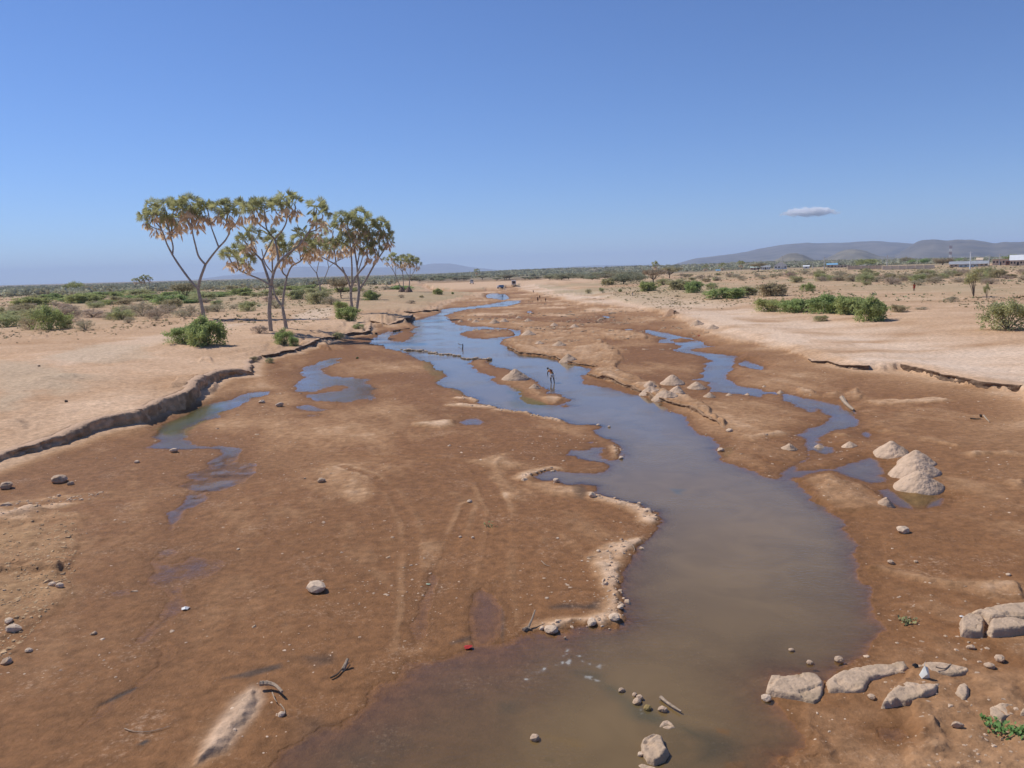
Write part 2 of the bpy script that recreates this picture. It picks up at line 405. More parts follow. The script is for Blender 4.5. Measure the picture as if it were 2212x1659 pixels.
# low secondary steps on the left bank
for spec, h in [("B1 1430,505 1620,490 1780,470 1880,430 1900,380 1500,440", .35), ("B1 1290,572 1350,562 1340,550 1300,560", .25), ("B1 260,137 420,125 430,105 250,118", .3),
                ("A1 1120,1352 1250,1340 1390,1300 1600,1275 1600,1240 1200,1290", .45), ("A1 930,1370 1080,1360 1080,1340 930,1350", .3), ("A1 1700,1575 1760,1550 1850,1570 1840,1530 1720,1535", .3),
                ("A2 1020,1280 1090,1250 1150,1240 1150,1210 1020,1240", .4), ("A2 1200,1290 1400,1275 1400,1255 1200,1262", .3), ("A2 420,1415 560,1400 700,1420 660,1360 480,1360", .35),
                ]:
    s = sdf(poly(spec, 1.7), 6) + .25 * nj
    zz = zz + h * sstep(s, 0, .35) * np.exp(-np.maximum(s, 0) / 3.5)
# dark grey-brown low mound left
c = onz(*px('B1', 540, 470), 1.7)
g = np.exp(-(((SX - c.x) / 3.0) ** 2 + ((SY - c.y) / 2.6) ** 2))
zz = zz + .5 * g * (1 + .4 * n2)
mound_t = g

sr_ = sdf(RBP, 60)
wr = fbm(SX, SY, 2.4, 4, 51)
sjr = sr_ + .45 * wr
hr = np.interp(SX, [5, 14, 19, 24, 27, 30, 31.5, 36, 41, 60], [.12, .12, .32, .42, .16, .16, .5, .5, .14, .12])
outr = sstep(-z_w, .1, 1.5)
zz = zz + outr * (.42 * np.exp(np.minimum(sjr, 0) / 7.)) + np.where(sjr > 0, hr * sstep(sjr, 0, .28), 0)
zz = zz + 1.1 * sstep(sjr, .5, 38) * outr + np.where(sjr > 0, .11 * lum * sstep(sjr, 1, 9) + .02 * n2 + .05 * sstep(fbm(SX * .35, SY, 2.0, 3, 61), .1, .2), 0)
nr = fbm(SX * .45 + SY * .1, SY, 4.5, 4, 71)
dry = np.maximum(dry, outr * (.75 * np.exp(np.minimum(sjr + 2.2 * nr, 0) / 3.0)) * (.8 + .5 * nr))
dry = np.where(sjr > .2, .84 + .34 * nr + .12 * n2, dry)
tint[:, 2] = np.maximum(tint[:, 2], sstep(sjr, .3, 3) * np.clip(.55 - .0 * sjr + .9 * nr, 0, 1) * sstep(sjr, 26, 12))
tint[:, 2] *= np.where(SX > 2, sstep(sjr, -.3, 1.0), 1)
PAINTR = sstep(sjr, -.3, 1.0)
sf_ = sdf(FB, 60)
zz = zz + np.where(sf_ > -5, 1.5 * sstep(sf_ + wl * 2.5, 0, 1.5) * (1 - .7 * sstep(sjr, 0, 38)), 0)
dry = np.where(sf_ > .5, .95, dry)
tint[:, 2] = np.maximum(tint[:, 2], .35 * sstep(sf_, 2, 20))

# colour patches: algae, seeps, bleached sand, golden crust
PAINT = [("B1 1330,900 1560,780 1730,700 1960,660 2050,700 1850,800 1600,960 1450,960", 0, .9, .5),
         ("B3 60,510 190,560 220,620 400,680 430,700 180,690 140,620", 0, .9, .4), ("B2 1500,310 1600,330 1690,370 1680,450 1640,500 1720,530 1640,540 1560,440 1480,360", 0, .55, .4),
         ("B2 1690,540 1830,570 1990,650 1930,640 1800,600", 0, .5, .3), ("B2 1950,570 2050,590 2080,630 2000,640", 0, .9, .3), ("B2 1880,500 2212,520 2200,560 1950,545", 0, .3, .5),
         ("B4 1040,1260 1150,1200 1160,1440 1500,1440 1520,1540 1350,1600 1200,1540 1100,1400", 0, .5, .4), ("B4 420,1080 600,1090 500,1130", 0, .5, .3),
         ("C2 1350,620 1450,595 1580,600 1700,560 1700,640 1500,640 1380,640", 1, .7, .25), ("C2 1050,560 1080,700 1060,860 1040,800", 1, .5, .1), ("C2 700,850 850,800 860,830 720,870", 1, .6, .15),
         ("C1 620,1265 760,1180 890,1125 900,1145 760,1215", 1, .9, .12), ("C1 1450,1090 1600,1050 1820,1000 1830,1025 1620,1080", 1, .7, .15), ("C1 860,1520 960,1470 990,1490 930,1530", 1, .95, .1),
         ("C1 1980,950 2212,900 2212,1000 2030,1030", 1, .5, .3), ("B3 620,1380 700,1370 760,1440 740,1530 680,1520 640,1440", 1, .5, .3), ("C1 1880,1340 2212,1180 2212,1400 1900,1600", 1, .5, .6),
         ("B1 120,960 280,980 270,1050 200,1030", 1, .3, .2), ("B3 1900,1060 2040,1050 2030,1110 1950,1160 1900,1120", 0, .4, .2),
         ("B1 -100,330 300,330 700,400 730,520 500,600 300,560 100,700 -100,700", 4, .8, 2.), ("B1 300,300 800,180 1300,180 1350,260 900,330 600,330", 4, .6, 1.5),
         ("A1 300,1580 800,1480 1300,1400 1900,1280 2212,1300 1500,1440 900,1600 500,1659", 2, .55, 2.5), ("A2 320,1230 500,1180 700,1150 750,1220 600,1250 400,1260", 2, .8, 1.5),
         ("A4 0,860 300,900 560,960 400,990 0,960 A3 1500,720 1900,720 2212,850 2212,930 1900,850 1700,800", 2, .8, 2.), ("A4 680,960 1000,960 1500,990 1700,1010 1200,1020 800,1000", 2, .7, 1.),
         ("A4 700,1150 900,1100 1300,1160 1700,1280 1900,1350 1500,1310 1250,1250", 2, .8, 1.), ("A3 870,615 1200,590 1600,640 1400,700 1000,680", 2, .5, 3.),
         ("C1 1275,1650 1320,1500 1420,1380 1500,1290 1540,1220 1640,1150 1700,1165 1710,1230 1650,1330 1550,1450 1470,1560 1380,1600", 2, .45, .3),
         ("C1 -200,120 300,60 560,40 450,300 300,340 -200,330", 3, .6, 1.4), ("C1 -200,440 300,420 470,520 300,640 60,800 -200,900", 3, .6, 1.4)]
for spec, ch, st, fe in PAINT:
    s = sdf(poly(spec, 0 if ch != 4 and spec[0] != 'A' else 1.7), 3) + n2 * fe * .8
    k = sstep(s, -fe * .4, fe) * st
    if ch == 2:
        k = k * np.where(SX > 2, PAINTR, 1)
    if ch == 4:
        mound_t = np.maximum(mound_t, k)
    else:
        tint[:, ch] = np.maximum(tint[:, ch], k)

H = np.full(len(GX), 1.9, np.float64)
thw = ((GT + math.pi) % (2 * math.pi)) - math.pi
H[:] = 1.5 + .25 * fbm(GX, GY, 60, 3, 81)
H[SUB] = zz
# the river bed carries on behind the camera as an ordinary sandy bed
back = (np.abs(thw) > math.radians(60)) & (GD < 1500)
H[back] = .12 + 1.4 * sstep(np.abs(GX[back]), 30, 60)
far_blend = sstep(GD, 700, 1400)
H = H * (1 - far_blend) + 1.7 * far_blend
H += 3.4 * sstep(GD, 90, 650) * sstep(thw, math.radians(4), math.radians(19)) * (np.abs(thw) < 2.2)
H += 9.0 * sstep(GD, 1200, 2500) * sstep(thw, math.radians(-8), math.radians(3)) * sstep(thw, math.radians(40), math.radians(16))

# ------------------------------------------------------------ ground colours
Wc = np.array([.225, .108, .045]); Mc = np.array([.375, .218, .116]); Pc = np.array([.58, .395, .258])
Sc = np.array([.66, .50, .37]); Ac = np.array([.150, .125, .045]); Kc = np.array([.060, .052, .045]); Gc = np.array([.40, .245, .125]); Gr = np.array([.46, .36, .25])
C = np.tile(Pc, (len(GX), 1))
dn = np.clip(dry, 0, 1.1)[:, None]
c = np.where(dn < .5, Wc + (Mc - Wc) * dn * 2, Mc + (Pc - Mc) * (dn - .5) * 2)
for k, cc in ((3, Gc), (2, Sc), (0, Ac), (1, Kc)):
    t = tint[:, k:k + 1]
    if k == 3:
        t = t * np.clip(.55 + .8 * n1 + .5 * n2, 0, 1)[:, None]
    if k == 0:
        t = t * np.clip(.75 + .5 * n2, 0, 1)[:, None]
    c = c * (1 - t) + cc * t
t = np.clip(mound_t, 0, 1)[:, None] * .75
c = c * (1 - t) + Gr * t
c = c * (1 - .20 * np.exp(-q / .30) * (z_w <= 0) * (dry < .8))[:, None]
# the damp bed a few decimetres below the surface
c = np.where((z_w > .2)[:, None], c * .85, c)
C[SUB] = c
nl = fbm(GX, GY, 40, 4, 91)
nl2 = fbm(GX, GY, 7, 3, 92)
# thin dry grass and litter on the plains, denser with distance
plain = np.clip(sstep(GD, 100, 330) * (.5 + .9 * nl + .5 * nl2), 0, .75) * (H > 1.0)
Vg = np.array([.33, .27, .165])
C = C * (1 - plain[:, None]) + Vg * plain[:, None]
fg = sstep(GD, 600, 1100)[:, None] * .8
C = C * (1 - fg) + np.array([.20, .175, .12]) * fg
sandy = np.zeros(len(GX)); sandy[SUB] = sstep(sf_, 0, 6)
C = C * (1 - .8 * sandy[:, None]) + Pc * .8 * sandy[:, None]
C *= (1 + .07 * nl2 + .05 * nl)[:, None]
wetr = np.zeros(len(GX)); wetr[SUB] = 1 - np.clip(dry * 1.4, 0, 1)
foamless = None


def grid_faces(nr, nc):
    i = np.arange(nr - 1)[:, None] * nc
    j = np.arange(nc)[None, :]
    j2 = (j + 1) % nc
    a = (i + j).ravel(); b = (i + j2).ravel(); c_ = (i + nc + j2).ravel(); d = (i + nc + j).ravel()
    return np.stack([a, b, c_, d], 1)


def np_mesh(name, co, faces, smooth=True):
    """faces: (n,k) int array (quads or tris)"""
    me = bpy.data.meshes.new(name)
    n, k = faces.shape
    me.vertices.add(len(co))
    me.vertices.foreach_set('co', np.ascontiguousarray(co, np.float32).ravel())
    me.loops.add(n * k)
    me.loops.foreach_set('vertex_index', np.ascontiguousarray(faces, np.int32).ravel())
    me.polygons.add(n)
    me.polygons.foreach_set('loop_start', np.arange(0, n * k, k, dtype=np.int32))
    me.polygons.foreach_set('use_smooth', np.full(n, smooth))
    me.update(calc_edges=True)
    me.validate()
    return me


def add_obj(name, me, m=None, parent=None, loc=None):
    o = bpy.data.objects.new(name, me)
    COL.objects.link(o)
    if m is not None and me is not None:
        me.materials.clear()
        me.materials.append(m)
    if parent is not None:
        o.parent = parent
    if loc is not None:
        o.location = loc
    return o


def tag(o, label=None, cat=None, group=None, kind=None):
    if label: o['label'] = label
    if cat: o['category'] = cat
    if group: o['group'] = group
    if kind: o['kind'] = kind
    return o


# ------------------------------------------------------------ materials
def mat(name, col=(.5, .5, .5), rough=.9, nscale=8., namt=.25, bump=0., bscale=30., trans=0., rand=0., spec=.3, metal=0., grunge=None):
    m = bpy.data.materials.new(name)
    m.use_nodes = True
    nt = m.node_tree
    N, Lk = nt.nodes, nt.links
    b = N['Principled BSDF']
    b.inputs['Roughness'].default_value = rough
    b.inputs['Metallic'].default_value = metal
    b.inputs['Specular IOR Level'].default_value = spec
    tc = N.new('ShaderNodeTexCoord')
    nz = N.new('ShaderNodeTexNoise')
    nz.inputs['Scale'].default_value = nscale
    nz.inputs['Detail'].default_value = 6
    Lk.new(tc.outputs['Object'], nz.inputs['Vector'])
    mp = N.new('ShaderNodeMapRange')
    mp.inputs[1].default_value = .3; mp.inputs[2].default_value = .7
    mp.inputs[3].default_value = 1 - namt; mp.inputs[4].default_value = 1 + namt
    Lk.new(nz.outputs['Fac'], mp.inputs[0])
    hv = N.new('ShaderNodeHueSaturation')
    hv.inputs['Color'].default_value = (*col, 1)
    Lk.new(mp.outputs[0], hv.inputs['Value'])
    last = hv.outputs[0]
    if rand:
        oi = N.new('ShaderNodeObjectInfo')
        r = N.new('ShaderNodeMapRange')
        r.inputs[3].default_value = .5 - .06 * rand; r.inputs[4].default_value = .5 + .05 * rand
        Lk.new(oi.outputs['Random'], r.inputs[0])
        Lk.new(r.outputs[0], hv.inputs['Hue'])
    if grunge:
        n2_ = N.new('ShaderNodeTexNoise'); n2_.inputs['Scale'].default_value = nscale * .35; n2_.inputs['Detail'].default_value = 5
        Lk.new(tc.outputs['Object'], n2_.inputs['Vector'])
        rr = N.new('ShaderNodeMapRange'); rr.inputs[1].default_value = .45; rr.inputs[2].default_value = .62
        Lk.new(n2_.outputs['Fac'], rr.inputs[0])
        mx = N.new('ShaderNodeMix'); mx.data_type = 'RGBA'
        Lk.new(rr.outputs[0], mx.inputs['Factor']); Lk.new(last, mx.inputs['A']); mx.inputs['B'].default_value = (*grunge, 1)
        last = mx.outputs['Result']
    Lk.new(last, b.inputs['Base Color'])
    if bump:
        bn = N.new('ShaderNodeTexNoise'); bn.inputs['Scale'].default_value = bscale; bn.inputs['Detail'].default_value = 6
        Lk.new(tc.outputs['Object'], bn.inputs['Vector'])
        bp = N.new('ShaderNodeBump'); bp.inputs['Strength'].default_value = 1; bp.inputs['Distance'].default_value = bump
        Lk.new(bn.outputs['Fac'], bp.inputs['Height']); Lk.new(bp.outputs[0], b.inputs['Normal'])
    if trans:
        tr = N.new('ShaderNodeBsdfTranslucent')
        Lk.new(last, tr.inputs[0])
        ms = N.new('ShaderNodeMixShader'); ms.inputs[0].default_value = trans
        Lk.new(b.outputs[0], ms.inputs[1]); Lk.new(tr.outputs[0], ms.inputs[2])
        Lk.new(ms.outputs[0], N['Material Output'].inputs[0])
    return m


def ground_material():
    m = bpy.data.materials.new('ground')
    m.use_nodes = True
    nt = m.node_tree; N, Lk = nt.nodes, nt.links
    b = N['Principled BSDF']
    at = N.new('ShaderNodeAttribute'); at.attribute_name = 'col'
    aw = N.new('ShaderNodeAttribute'); aw.attribute_name = 'wet'
    geo = N.new('ShaderNodeNewGeometry')
    fine = N.new('ShaderNodeTexNoise'); fine.inputs['Scale'].default_value = 2.6; fine.inputs['Detail'].default_value = 10; fine.inputs['Roughness'].default_value = .7
    Lk.new(geo.outputs['Position'], fine.inputs['Vector'])
    mp = N.new('ShaderNodeMapRange'); mp.inputs[1].default_value = .33; mp.inputs[2].default_value = .67; mp.inputs[3].default_value = .72; mp.inputs[4].default_value = 1.28
    Lk.new(fine.outputs['Fac'], mp.inputs[0])
    # pale crumbs on the damp mud
    cr = N.new('ShaderNodeTexNoise'); cr.inputs['Scale'].default_value = 7.5; cr.inputs['Detail'].default_value = 8; cr.inputs['Roughness'].default_value = .75
    Lk.new(geo.outputs['Position'], cr.inputs['Vector'])
    cm = N.new('ShaderNodeTexNoise'); cm.inputs['Scale'].default_value = .5; cm.inputs['Detail'].default_value = 4
    Lk.new(geo.outputs['Position'], cm.inputs['Vector'])
    ad = N.new('ShaderNodeMath'); ad.operation = 'MULTIPLY_ADD'; ad.inputs[1].default_value = .5
    Lk.new(cm.outputs['Fac'], ad.inputs[0]); Lk.new(cr.outputs['Fac'], ad.inputs[2])
    mr = N.new('ShaderNodeMapRange'); mr.inputs[1].default_value = .84; mr.inputs[2].default_value = .98; mr.inputs[3].default_value = 0; mr.inputs[4].default_value = .6
    Lk.new(ad.outputs[0], mr.inputs[0])
    mu = N.new('ShaderNodeMix'); mu.data_type = 'RGBA'; mu.blend_type = 'MULTIPLY'; mu.inputs['Factor'].default_value = 1
    Lk.new(at.outputs['Color'], mu.inputs['A']); Lk.new(mp.outputs[0], mu.inputs['B'])
    mx = N.new('ShaderNodeMix'); mx.data_type = 'RGBA'
    Lk.new(mr.outputs[0], mx.inputs['Factor']); Lk.new(mu.outputs['Result'], mx.inputs['A']); mx.inputs['B'].default_value = (.50, .33, .21, 1)
    Lk.new(mx.outputs['Result'], b.inputs['Base Color'])
    rr = N.new('ShaderNodeMapRange'); rr.inputs[3].default_value = .95; rr.inputs[4].default_value = .62
    Lk.new(aw.outputs['Fac'], rr.inputs[0]); Lk.new(rr.outputs[0], b.inputs['Roughness'])
    sp = N.new('ShaderNodeMapRange'); sp.inputs[3].default_value = .05; sp.inputs[4].default_value = .08
    Lk.new(aw.outputs['Fac'], sp.inputs[0]); Lk.new(sp.outputs[0], b.inputs['Specular IOR Level'])
    bn = N.new('ShaderNodeTexNoise'); bn.inputs['Scale'].default_value = 3.5; bn.inputs['Detail'].default_value = 10; bn.inputs['Roughness'].default_value = .68
    Lk.new(geo.outputs['Position'], bn.inputs['Vector'])
    bp = N.new('ShaderNodeBump'); bp.inputs['Distance'].default_value = .09; bp.inputs['Strength'].default_value = .85
    Lk.new(bn.outputs['Fac'], bp.inputs['Height']); Lk.new(bp.outputs[0], b.inputs['Normal'])
    return m


def water_material():
    m = bpy.data.materials.new('river_water')
    m.use_nodes = True
    nt = m.node_tree; N, Lk = nt.nodes, nt.links
    N.remove(N['Principled BSDF'])
    out = N['Material Output']
    at = N.new('ShaderNodeAttribute'); at.attribute_name = 'murk'
    ad = N.new('ShaderNodeAttribute'); ad.attribute_name = 'opaq'
    geo = N.new('ShaderNodeNewGeometry')
    nz = N.new('ShaderNodeTexNoise'); nz.inputs['Scale'].default_value = .5; nz.inputs['Detail'].default_value = 5; nz.inputs['Distortion'].default_value = 1.
    Lk.new(geo.outputs['Position'], nz.inputs['Vector'])
    mp = N.new('ShaderNodeMapRange'); mp.inputs[1].default_value = .3; mp.inputs[2].default_value = .7; mp.inputs[3].default_value = .88; mp.inputs[4].default_value = 1.12
    Lk.new(nz.outputs['Fac'], mp.inputs[0])
    mu = N.new('ShaderNodeMix'); mu.data_type = 'RGBA'; mu.blend_type = 'MULTIPLY'; mu.inputs['Factor'].default_value = 1
    Lk.new(at.outputs['Color'], mu.inputs['A']); Lk.new(mp.outputs[0], mu.inputs['B'])
    di = N.new('ShaderNodeBsdfDiffuse'); Lk.new(mu.outputs['Result'], di.inputs[0])
    tr = N.new('ShaderNodeBsdfTransparent')
    tr.inputs[0].default_value = (.97, .96, .94, 1)
    m1 = N.new('ShaderNodeMixShader'); Lk.new(ad.outputs['Fac'], m1.inputs[0]); Lk.new(tr.outputs[0], m1.inputs[1]); Lk.new(di.outputs[0], m1.inputs[2])
    # wind ripples
    mpn = N.new('ShaderNodeMapping'); mpn.inputs['Scale'].default_value = (1, 1.6, 1); mpn.inputs['Rotation'].default_value = (0, 0, .5)
    Lk.new(geo.outputs['Position'], mpn.inputs[0])
    w1 = N.new('ShaderNodeTexNoise'); w1.inputs['Scale'].default_value = 4.2; w1.inputs['Detail'].default_value = 4; w1.inputs['Roughness'].default_value = .55
    Lk.new(mpn.outputs[0], w1.inputs['Vector'])
    rg = N.new('ShaderNodeTexNoise'); rg.inputs['Scale'].default_value = .13; rg.inputs['Detail'].default_value = 3
    Lk.new(geo.outputs['Position'], rg.inputs['Vector'])
    rm = N.new('ShaderNodeMapRange'); rm.inputs[1].default_value = .42; rm.inputs[2].default_value = .6; rm.inputs[3].default_value = .15; rm.inputs[4].default_value = 1.6
    Lk.new(rg.outputs['Fac'], rm.inputs[0])
    bp = N.new('ShaderNodeBump'); bp.inputs['Distance'].default_value = .012
    Lk.new(rm.outputs[0], bp.inputs['Strength']); Lk.new(w1.outputs['Fac'], bp.inputs['Height'])
    gl = N.new('ShaderNodeBsdfGlossy'); gl.inputs['Roughness'].default_value = .06; gl.inputs['Color'].default_value = (.92, .94, .97, 1)
    Lk.new(bp.outputs[0], gl.inputs['Normal'])
    fr = N.new('ShaderNodeFresnel'); fr.inputs['IOR'].default_value = 1.36
    Lk.new(bp.outputs[0], fr.inputs['Normal'])
    m2 = N.new('ShaderNodeMixShader'); Lk.new(fr.outputs[0], m2.inputs[0]); Lk.new(m1.outputs[0], m2.inputs[1]); Lk.new(gl.outputs[0], m2.inputs[2])
    ac = N.new('ShaderNodeAttribute'); ac.attribute_name = 'cover'
    t2 = N.new('ShaderNodeBsdfTransparent')
    m3 = N.new('ShaderNodeMixShader'); Lk.new(ac.outputs['Fac'], m3.inputs[0]); Lk.new(t2.outputs[0], m3.inputs[1]); Lk.new(m2.outputs[0], m3.inputs[2])
    Lk.new(m3.outputs[0], out.inputs[0])
    return m


co = np.stack([GX, GY, H], 1)
co = np.vstack([co, [[0, 0, H[0]]]])
F = grid_faces(NR, NC)
me = np_mesh('riverbed_ground', co, F)
ca = me.attributes.new('col', 'FLOAT_COLOR', 'POINT')
ca.data.foreach_set('color', np.vstack([np.hstack([C, np.ones((len(C), 1))]), [[.3, .2, .1, 1]]]).astype(np.float32).ravel())
wa = me.attributes.new('wet', 'FLOAT', 'POINT')
wa.data.foreach_set('value', np.append(wetr, 0).astype(np.float32))
ground = add_obj('ground', me, ground_material())
tag(ground, kind='structure')

Hg = H.reshape(NR, NC)


def height(x, y):
    x = np.asarray(x, float); y = np.asarray(y, float)
    d = np.hypot(x, y); t = np.arctan2(x, y)
    r = np.interp(d, DD, np.arange(NR)); cc = np.interp(t, th_d, np.arange(len(th_d)))
    r0 = np.clip(np.floor(r).astype(int), 0, NR - 2); c0 = np.clip(np.floor(cc).astype(int), 0, len(th_d) - 2)
    fr_ = r - r0; fc = cc - c0
    return (Hg[r0, c0] * (1 - fr_) + Hg[r0 + 1, c0] * fr_) * (1 - fc) + (Hg[r0, c0 + 1] * (1 - fr_) + Hg[r0 + 1, c0 + 1] * fr_) * fc


def hit(X, Y):
    """ground point seen at picture position (X, Y) (1024 px wide)"""
    d = ray(X, Y)
    dh = math.hypot(d.x, d.y)
    ts = np.geomspace(13, 4000, 2600) / dh
    xs = d.x * ts; ys = d.y * ts; zs = CAM_H + d.z * ts
    below = zs < np.maximum(height(xs, ys), 0)
    i = int(np.argmax(below)) if below.any() else len(ts) - 1
    return Vector((xs[i], ys[i], max(float(height(xs[i], ys[i])), 0)))


def at(f, x, y):
    return hit(*px(f, x, y))


# ------------------------------------------------------------ water sheet (cells of the same grid that lie below the water line)
wv = (H < .02) & (GD < 900) & (GD > 1) & (np.abs(thw) < math.radians(60))
keep = wv[F].any(1)
Fw = F[keep]
uq, inv = np.unique(Fw.ravel(), return_inverse=True)
wx, wy = GX[uq], GY[uq]
depth = np.maximum(0, -H[uq])
opaq = 1 - np.exp(-depth / (.12 + .22 * sstep(wy, 30, 20)))
cover = .25 * sstep(depth, 0, .008) + .75 * sstep(depth + .006 * fbm(wx, wy, .7, 4, 131), .002, .034)
pt = sstep(wx, -5, -8) * sstep(wy, 47, 43)
cover = cover * (1 - pt * (1 - (.15 + .75 * sstep(fbm(wx, wy, .9, 5, 132, .65), -.22, .3))))
cover = np.where(wy > 60, np.maximum(cover, sstep(depth, 0, .01)), cover)
mw = np_mesh('water', np.stack([wx, wy, np.zeros(len(uq))], 1), inv.reshape(-1, 4))
near = sstep(GD[uq], 60, 17)[:, None]
mc = np.array([.200, .145, .082]) * (1 - near) + np.array([.212, .140, .060]) * near
_S = (SX, SY)
SX, SY = wx, wy
nw = fbm(wx, wy, 1.6, 4, 101)
for spec, cc, st, fe in [("C1 1700,1700 1850,1500 2212,1280 C2 300,1180 500,1500 300,1700 -300,1700", (.105, .105, .058), .6, 1.3),
                         ("C2 650,900 800,900 760,1100 700,1250 650,1100", (.12, .11, .06), .5, .5), ("C2 1500,1020 1700,1040 1850,1160 2000,1260 2212,1330 C3 300,1420 440,1500 430,1640 50,1640 50,1480 C2 2150,1450 1900,1350 1750,1180", (.085, .085, .045), .65, .45),
                         ("C2 1180,1430 1350,1420 1600,1500 1560,1540 1300,1480", (.26, .16, .05), .5, .3), ("C3 210,1370 330,1400 320,1440 230,1420", (.24, .13, .04), .8, .08), ("C3 280,1600 420,1600 420,1660 280,1660", (.24, .13, .04), .7, .1),
                         ("B1 1500,760 1980,650 1900,740 1500,960 1350,930", (.13, .14, .04), .8, .5), ("B3 60,560 420,640 500,720 100,720", (.13, .12, .04), .6, .5),
                         ("C2 1050,1240 1120,1240 1130,1290 1070,1290", (.09, .10, .055), .5, .4), ("C2 530,1000 600,1000 600,1050 540,1050", (.07, .08, .06), .8, .3),
                         ("B3 650,600 1100,620 1500,900 1550,1000 1300,1010 900,850 600,730", (.20, .165, .125), .6, 1.5), ("B3 1420,1400 1600,1420 1590,1480 1480,1460", (.09, .11, .10), .6, .3)]:
    s = sdf(poly(spec), 3) + nw * fe * 1.2
    k = (sstep(s, -fe * .3, fe) * st)[:, None]
    mc = mc * (1 - k) + np.array(cc) * k
    if cc[0] > .25:
        opaq = np.maximum(opaq, k[:, 0] * .6)
foam = np.zeros(len(wx))
fn = fbm(wx, wy, .16, 3, 111)
for spec in ["C2 1400,895 1500,890 1700,985 1680,1005 1560,960 1450,930", "C2 1550,1030 1650,1070 1760,1140 1740,1155 1640,1140 1570,1080", "C2 1150,1090 1400,960 1500,950 1500,990 1350,1010 1180,1110", "C2 1900,1290 1990,1270 2000,1290 1930,1310"]:
    s = sdf(poly(spec), 1) + fn * .15
    foam = np.maximum(foam, sstep(s, -.02, .14) * sstep(fn, .05, .6))
SX, SY = _S
mc = mc * (1 - .75 * foam[:, None]) + np.array([.50, .49, .44]) * .75 * foam[:, None]
opaq = np.maximum(opaq, foam * .8)
ca = mw.attributes.new('murk', 'FLOAT_COLOR', 'POINT')
ca.data.foreach_set('color', np.hstack([mc, np.ones((len(mc), 1))]).astype(np.float32).ravel())
ob = mw.attributes.new('cover', 'FLOAT', 'POINT')
ob.data.foreach_set('value', cover.astype(np.float32))
oa = mw.attributes.new('opaq', 'FLOAT', 'POINT')
oa.data.foreach_set('value', opaq.astype(np.float32))
water = add_obj('water', mw, water_material())
tag(water, kind='structure')

# ------------------------------------------------------------ common small builders
class MB:
    def __init__(s):
        s.v = []; s.f = []

    def tri_soup(s, V, Fc):
        b = len(s.v)
        s.v += [tuple(p) for p in V]
        s.f += [tuple(i + b for i in q_) for q_ in Fc]

    def box(s, c, d, rz=0.):
        cx, cy, cz = c
        V = []
        for sx in (-1, 1):
            for sy in (-1, 1):
                for sz in (-1, 1):
                    x, y = sx * d[0] / 2, sy * d[1] / 2
                    V.append((cx + x * math.cos(rz) - y * math.sin(rz), cy + x * math.sin(rz) + y * math.cos(rz), cz + sz * d[2] / 2))
        s.tri_soup(V, [(0, 1, 3, 2), (4, 6, 7, 5), (0, 4, 5, 1), (2, 3, 7, 6), (0, 2, 6, 4), (1, 5, 7, 3)])

    def tube(s, pts, rad, n=7, cap=True, wob=0.):
        pts = [Vector(p) for p in pts]
        m_ = len(pts)
        prev = None
        rings = []
        for i, p in enumerate(pts):
            t = (pts[min(i + 1, m_ - 1)] - pts[max(i - 1, 0)])
            t = t.normalized() if t.length > 1e-9 else Vector((0, 0, 1))
            if prev is None:
                a_ = t.orthogonal().normalized()
            else:
                a_ = (prev - t * prev.dot(t))
                a_ = a_.normalized() if a_.length > 1e-6 else t.orthogonal().normalized()
            prev = a_
            b_ = t.cross(a_)
            r = rad[i] if hasattr(rad, '__len__') else rad
            r *= 1 + random.uniform(-wob, wob)
            rings.append([p + (a_ * math.cos(k * 2 * math.pi / n) + b_ * math.sin(k * 2 * math.pi / n)) * r for k in range(n)])
        V = [q_ for r_ in rings for q_ in r_]
        Fc = [(i * n + k, i * n + (k + 1) % n, (i + 1) * n + (k + 1) % n, (i + 1) * n + k) for i in range(m_ - 1) for k in range(n)]
        if cap:
            Fc.append(tuple(range(n))[::-1]); Fc.append(tuple((m_ - 1) * n + k for k in range(n)))
        s.tri_soup(V, Fc)

    def mesh(s, name, smooth=False):
        me_ = bpy.data.meshes.new(name)
        me_.from_pydata(s.v, [], s.f)
        if smooth:
            me_.polygons.foreach_set('use_smooth', [True] * len(me_.polygons))
        me_.update()
        return me_

    def build(s, name, m, parent=None, smooth=False, loc=None):
        return add_obj(name, s.mesh(name, smooth), m, parent, loc)


def empty(name, loc, rz=0.):
    o = bpy.data.objects.new(name, None)
    COL.objects.link(o)
    o.location = loc
    o.rotation_euler = (0, 0, rz)
    return o


def crspline(P, k=5):
    P = [Vector(p) for p in P]
    if len(P) < 3:
        return [P[0].lerp(P[-1], i / k) for i in range(k + 1)]
    Q = [P[0] * 2 - P[1]] + P + [P[-1] * 2 - P[-2]]
    out = []
    for i in range(1, len(Q) - 2):
        for j in range(k):
            t = j / k
            a, b, c_, d = Q[i - 1], Q[i], Q[i + 1], Q[i + 2]
            out.append(.5 * ((2 * b) + (c_ - a) * t + (2 * a - 5 * b + 4 * c_ - d) * t * t + (3 * b - a - 3 * c_ + d) * t ** 3))
    out.append(P[-1])
    return out


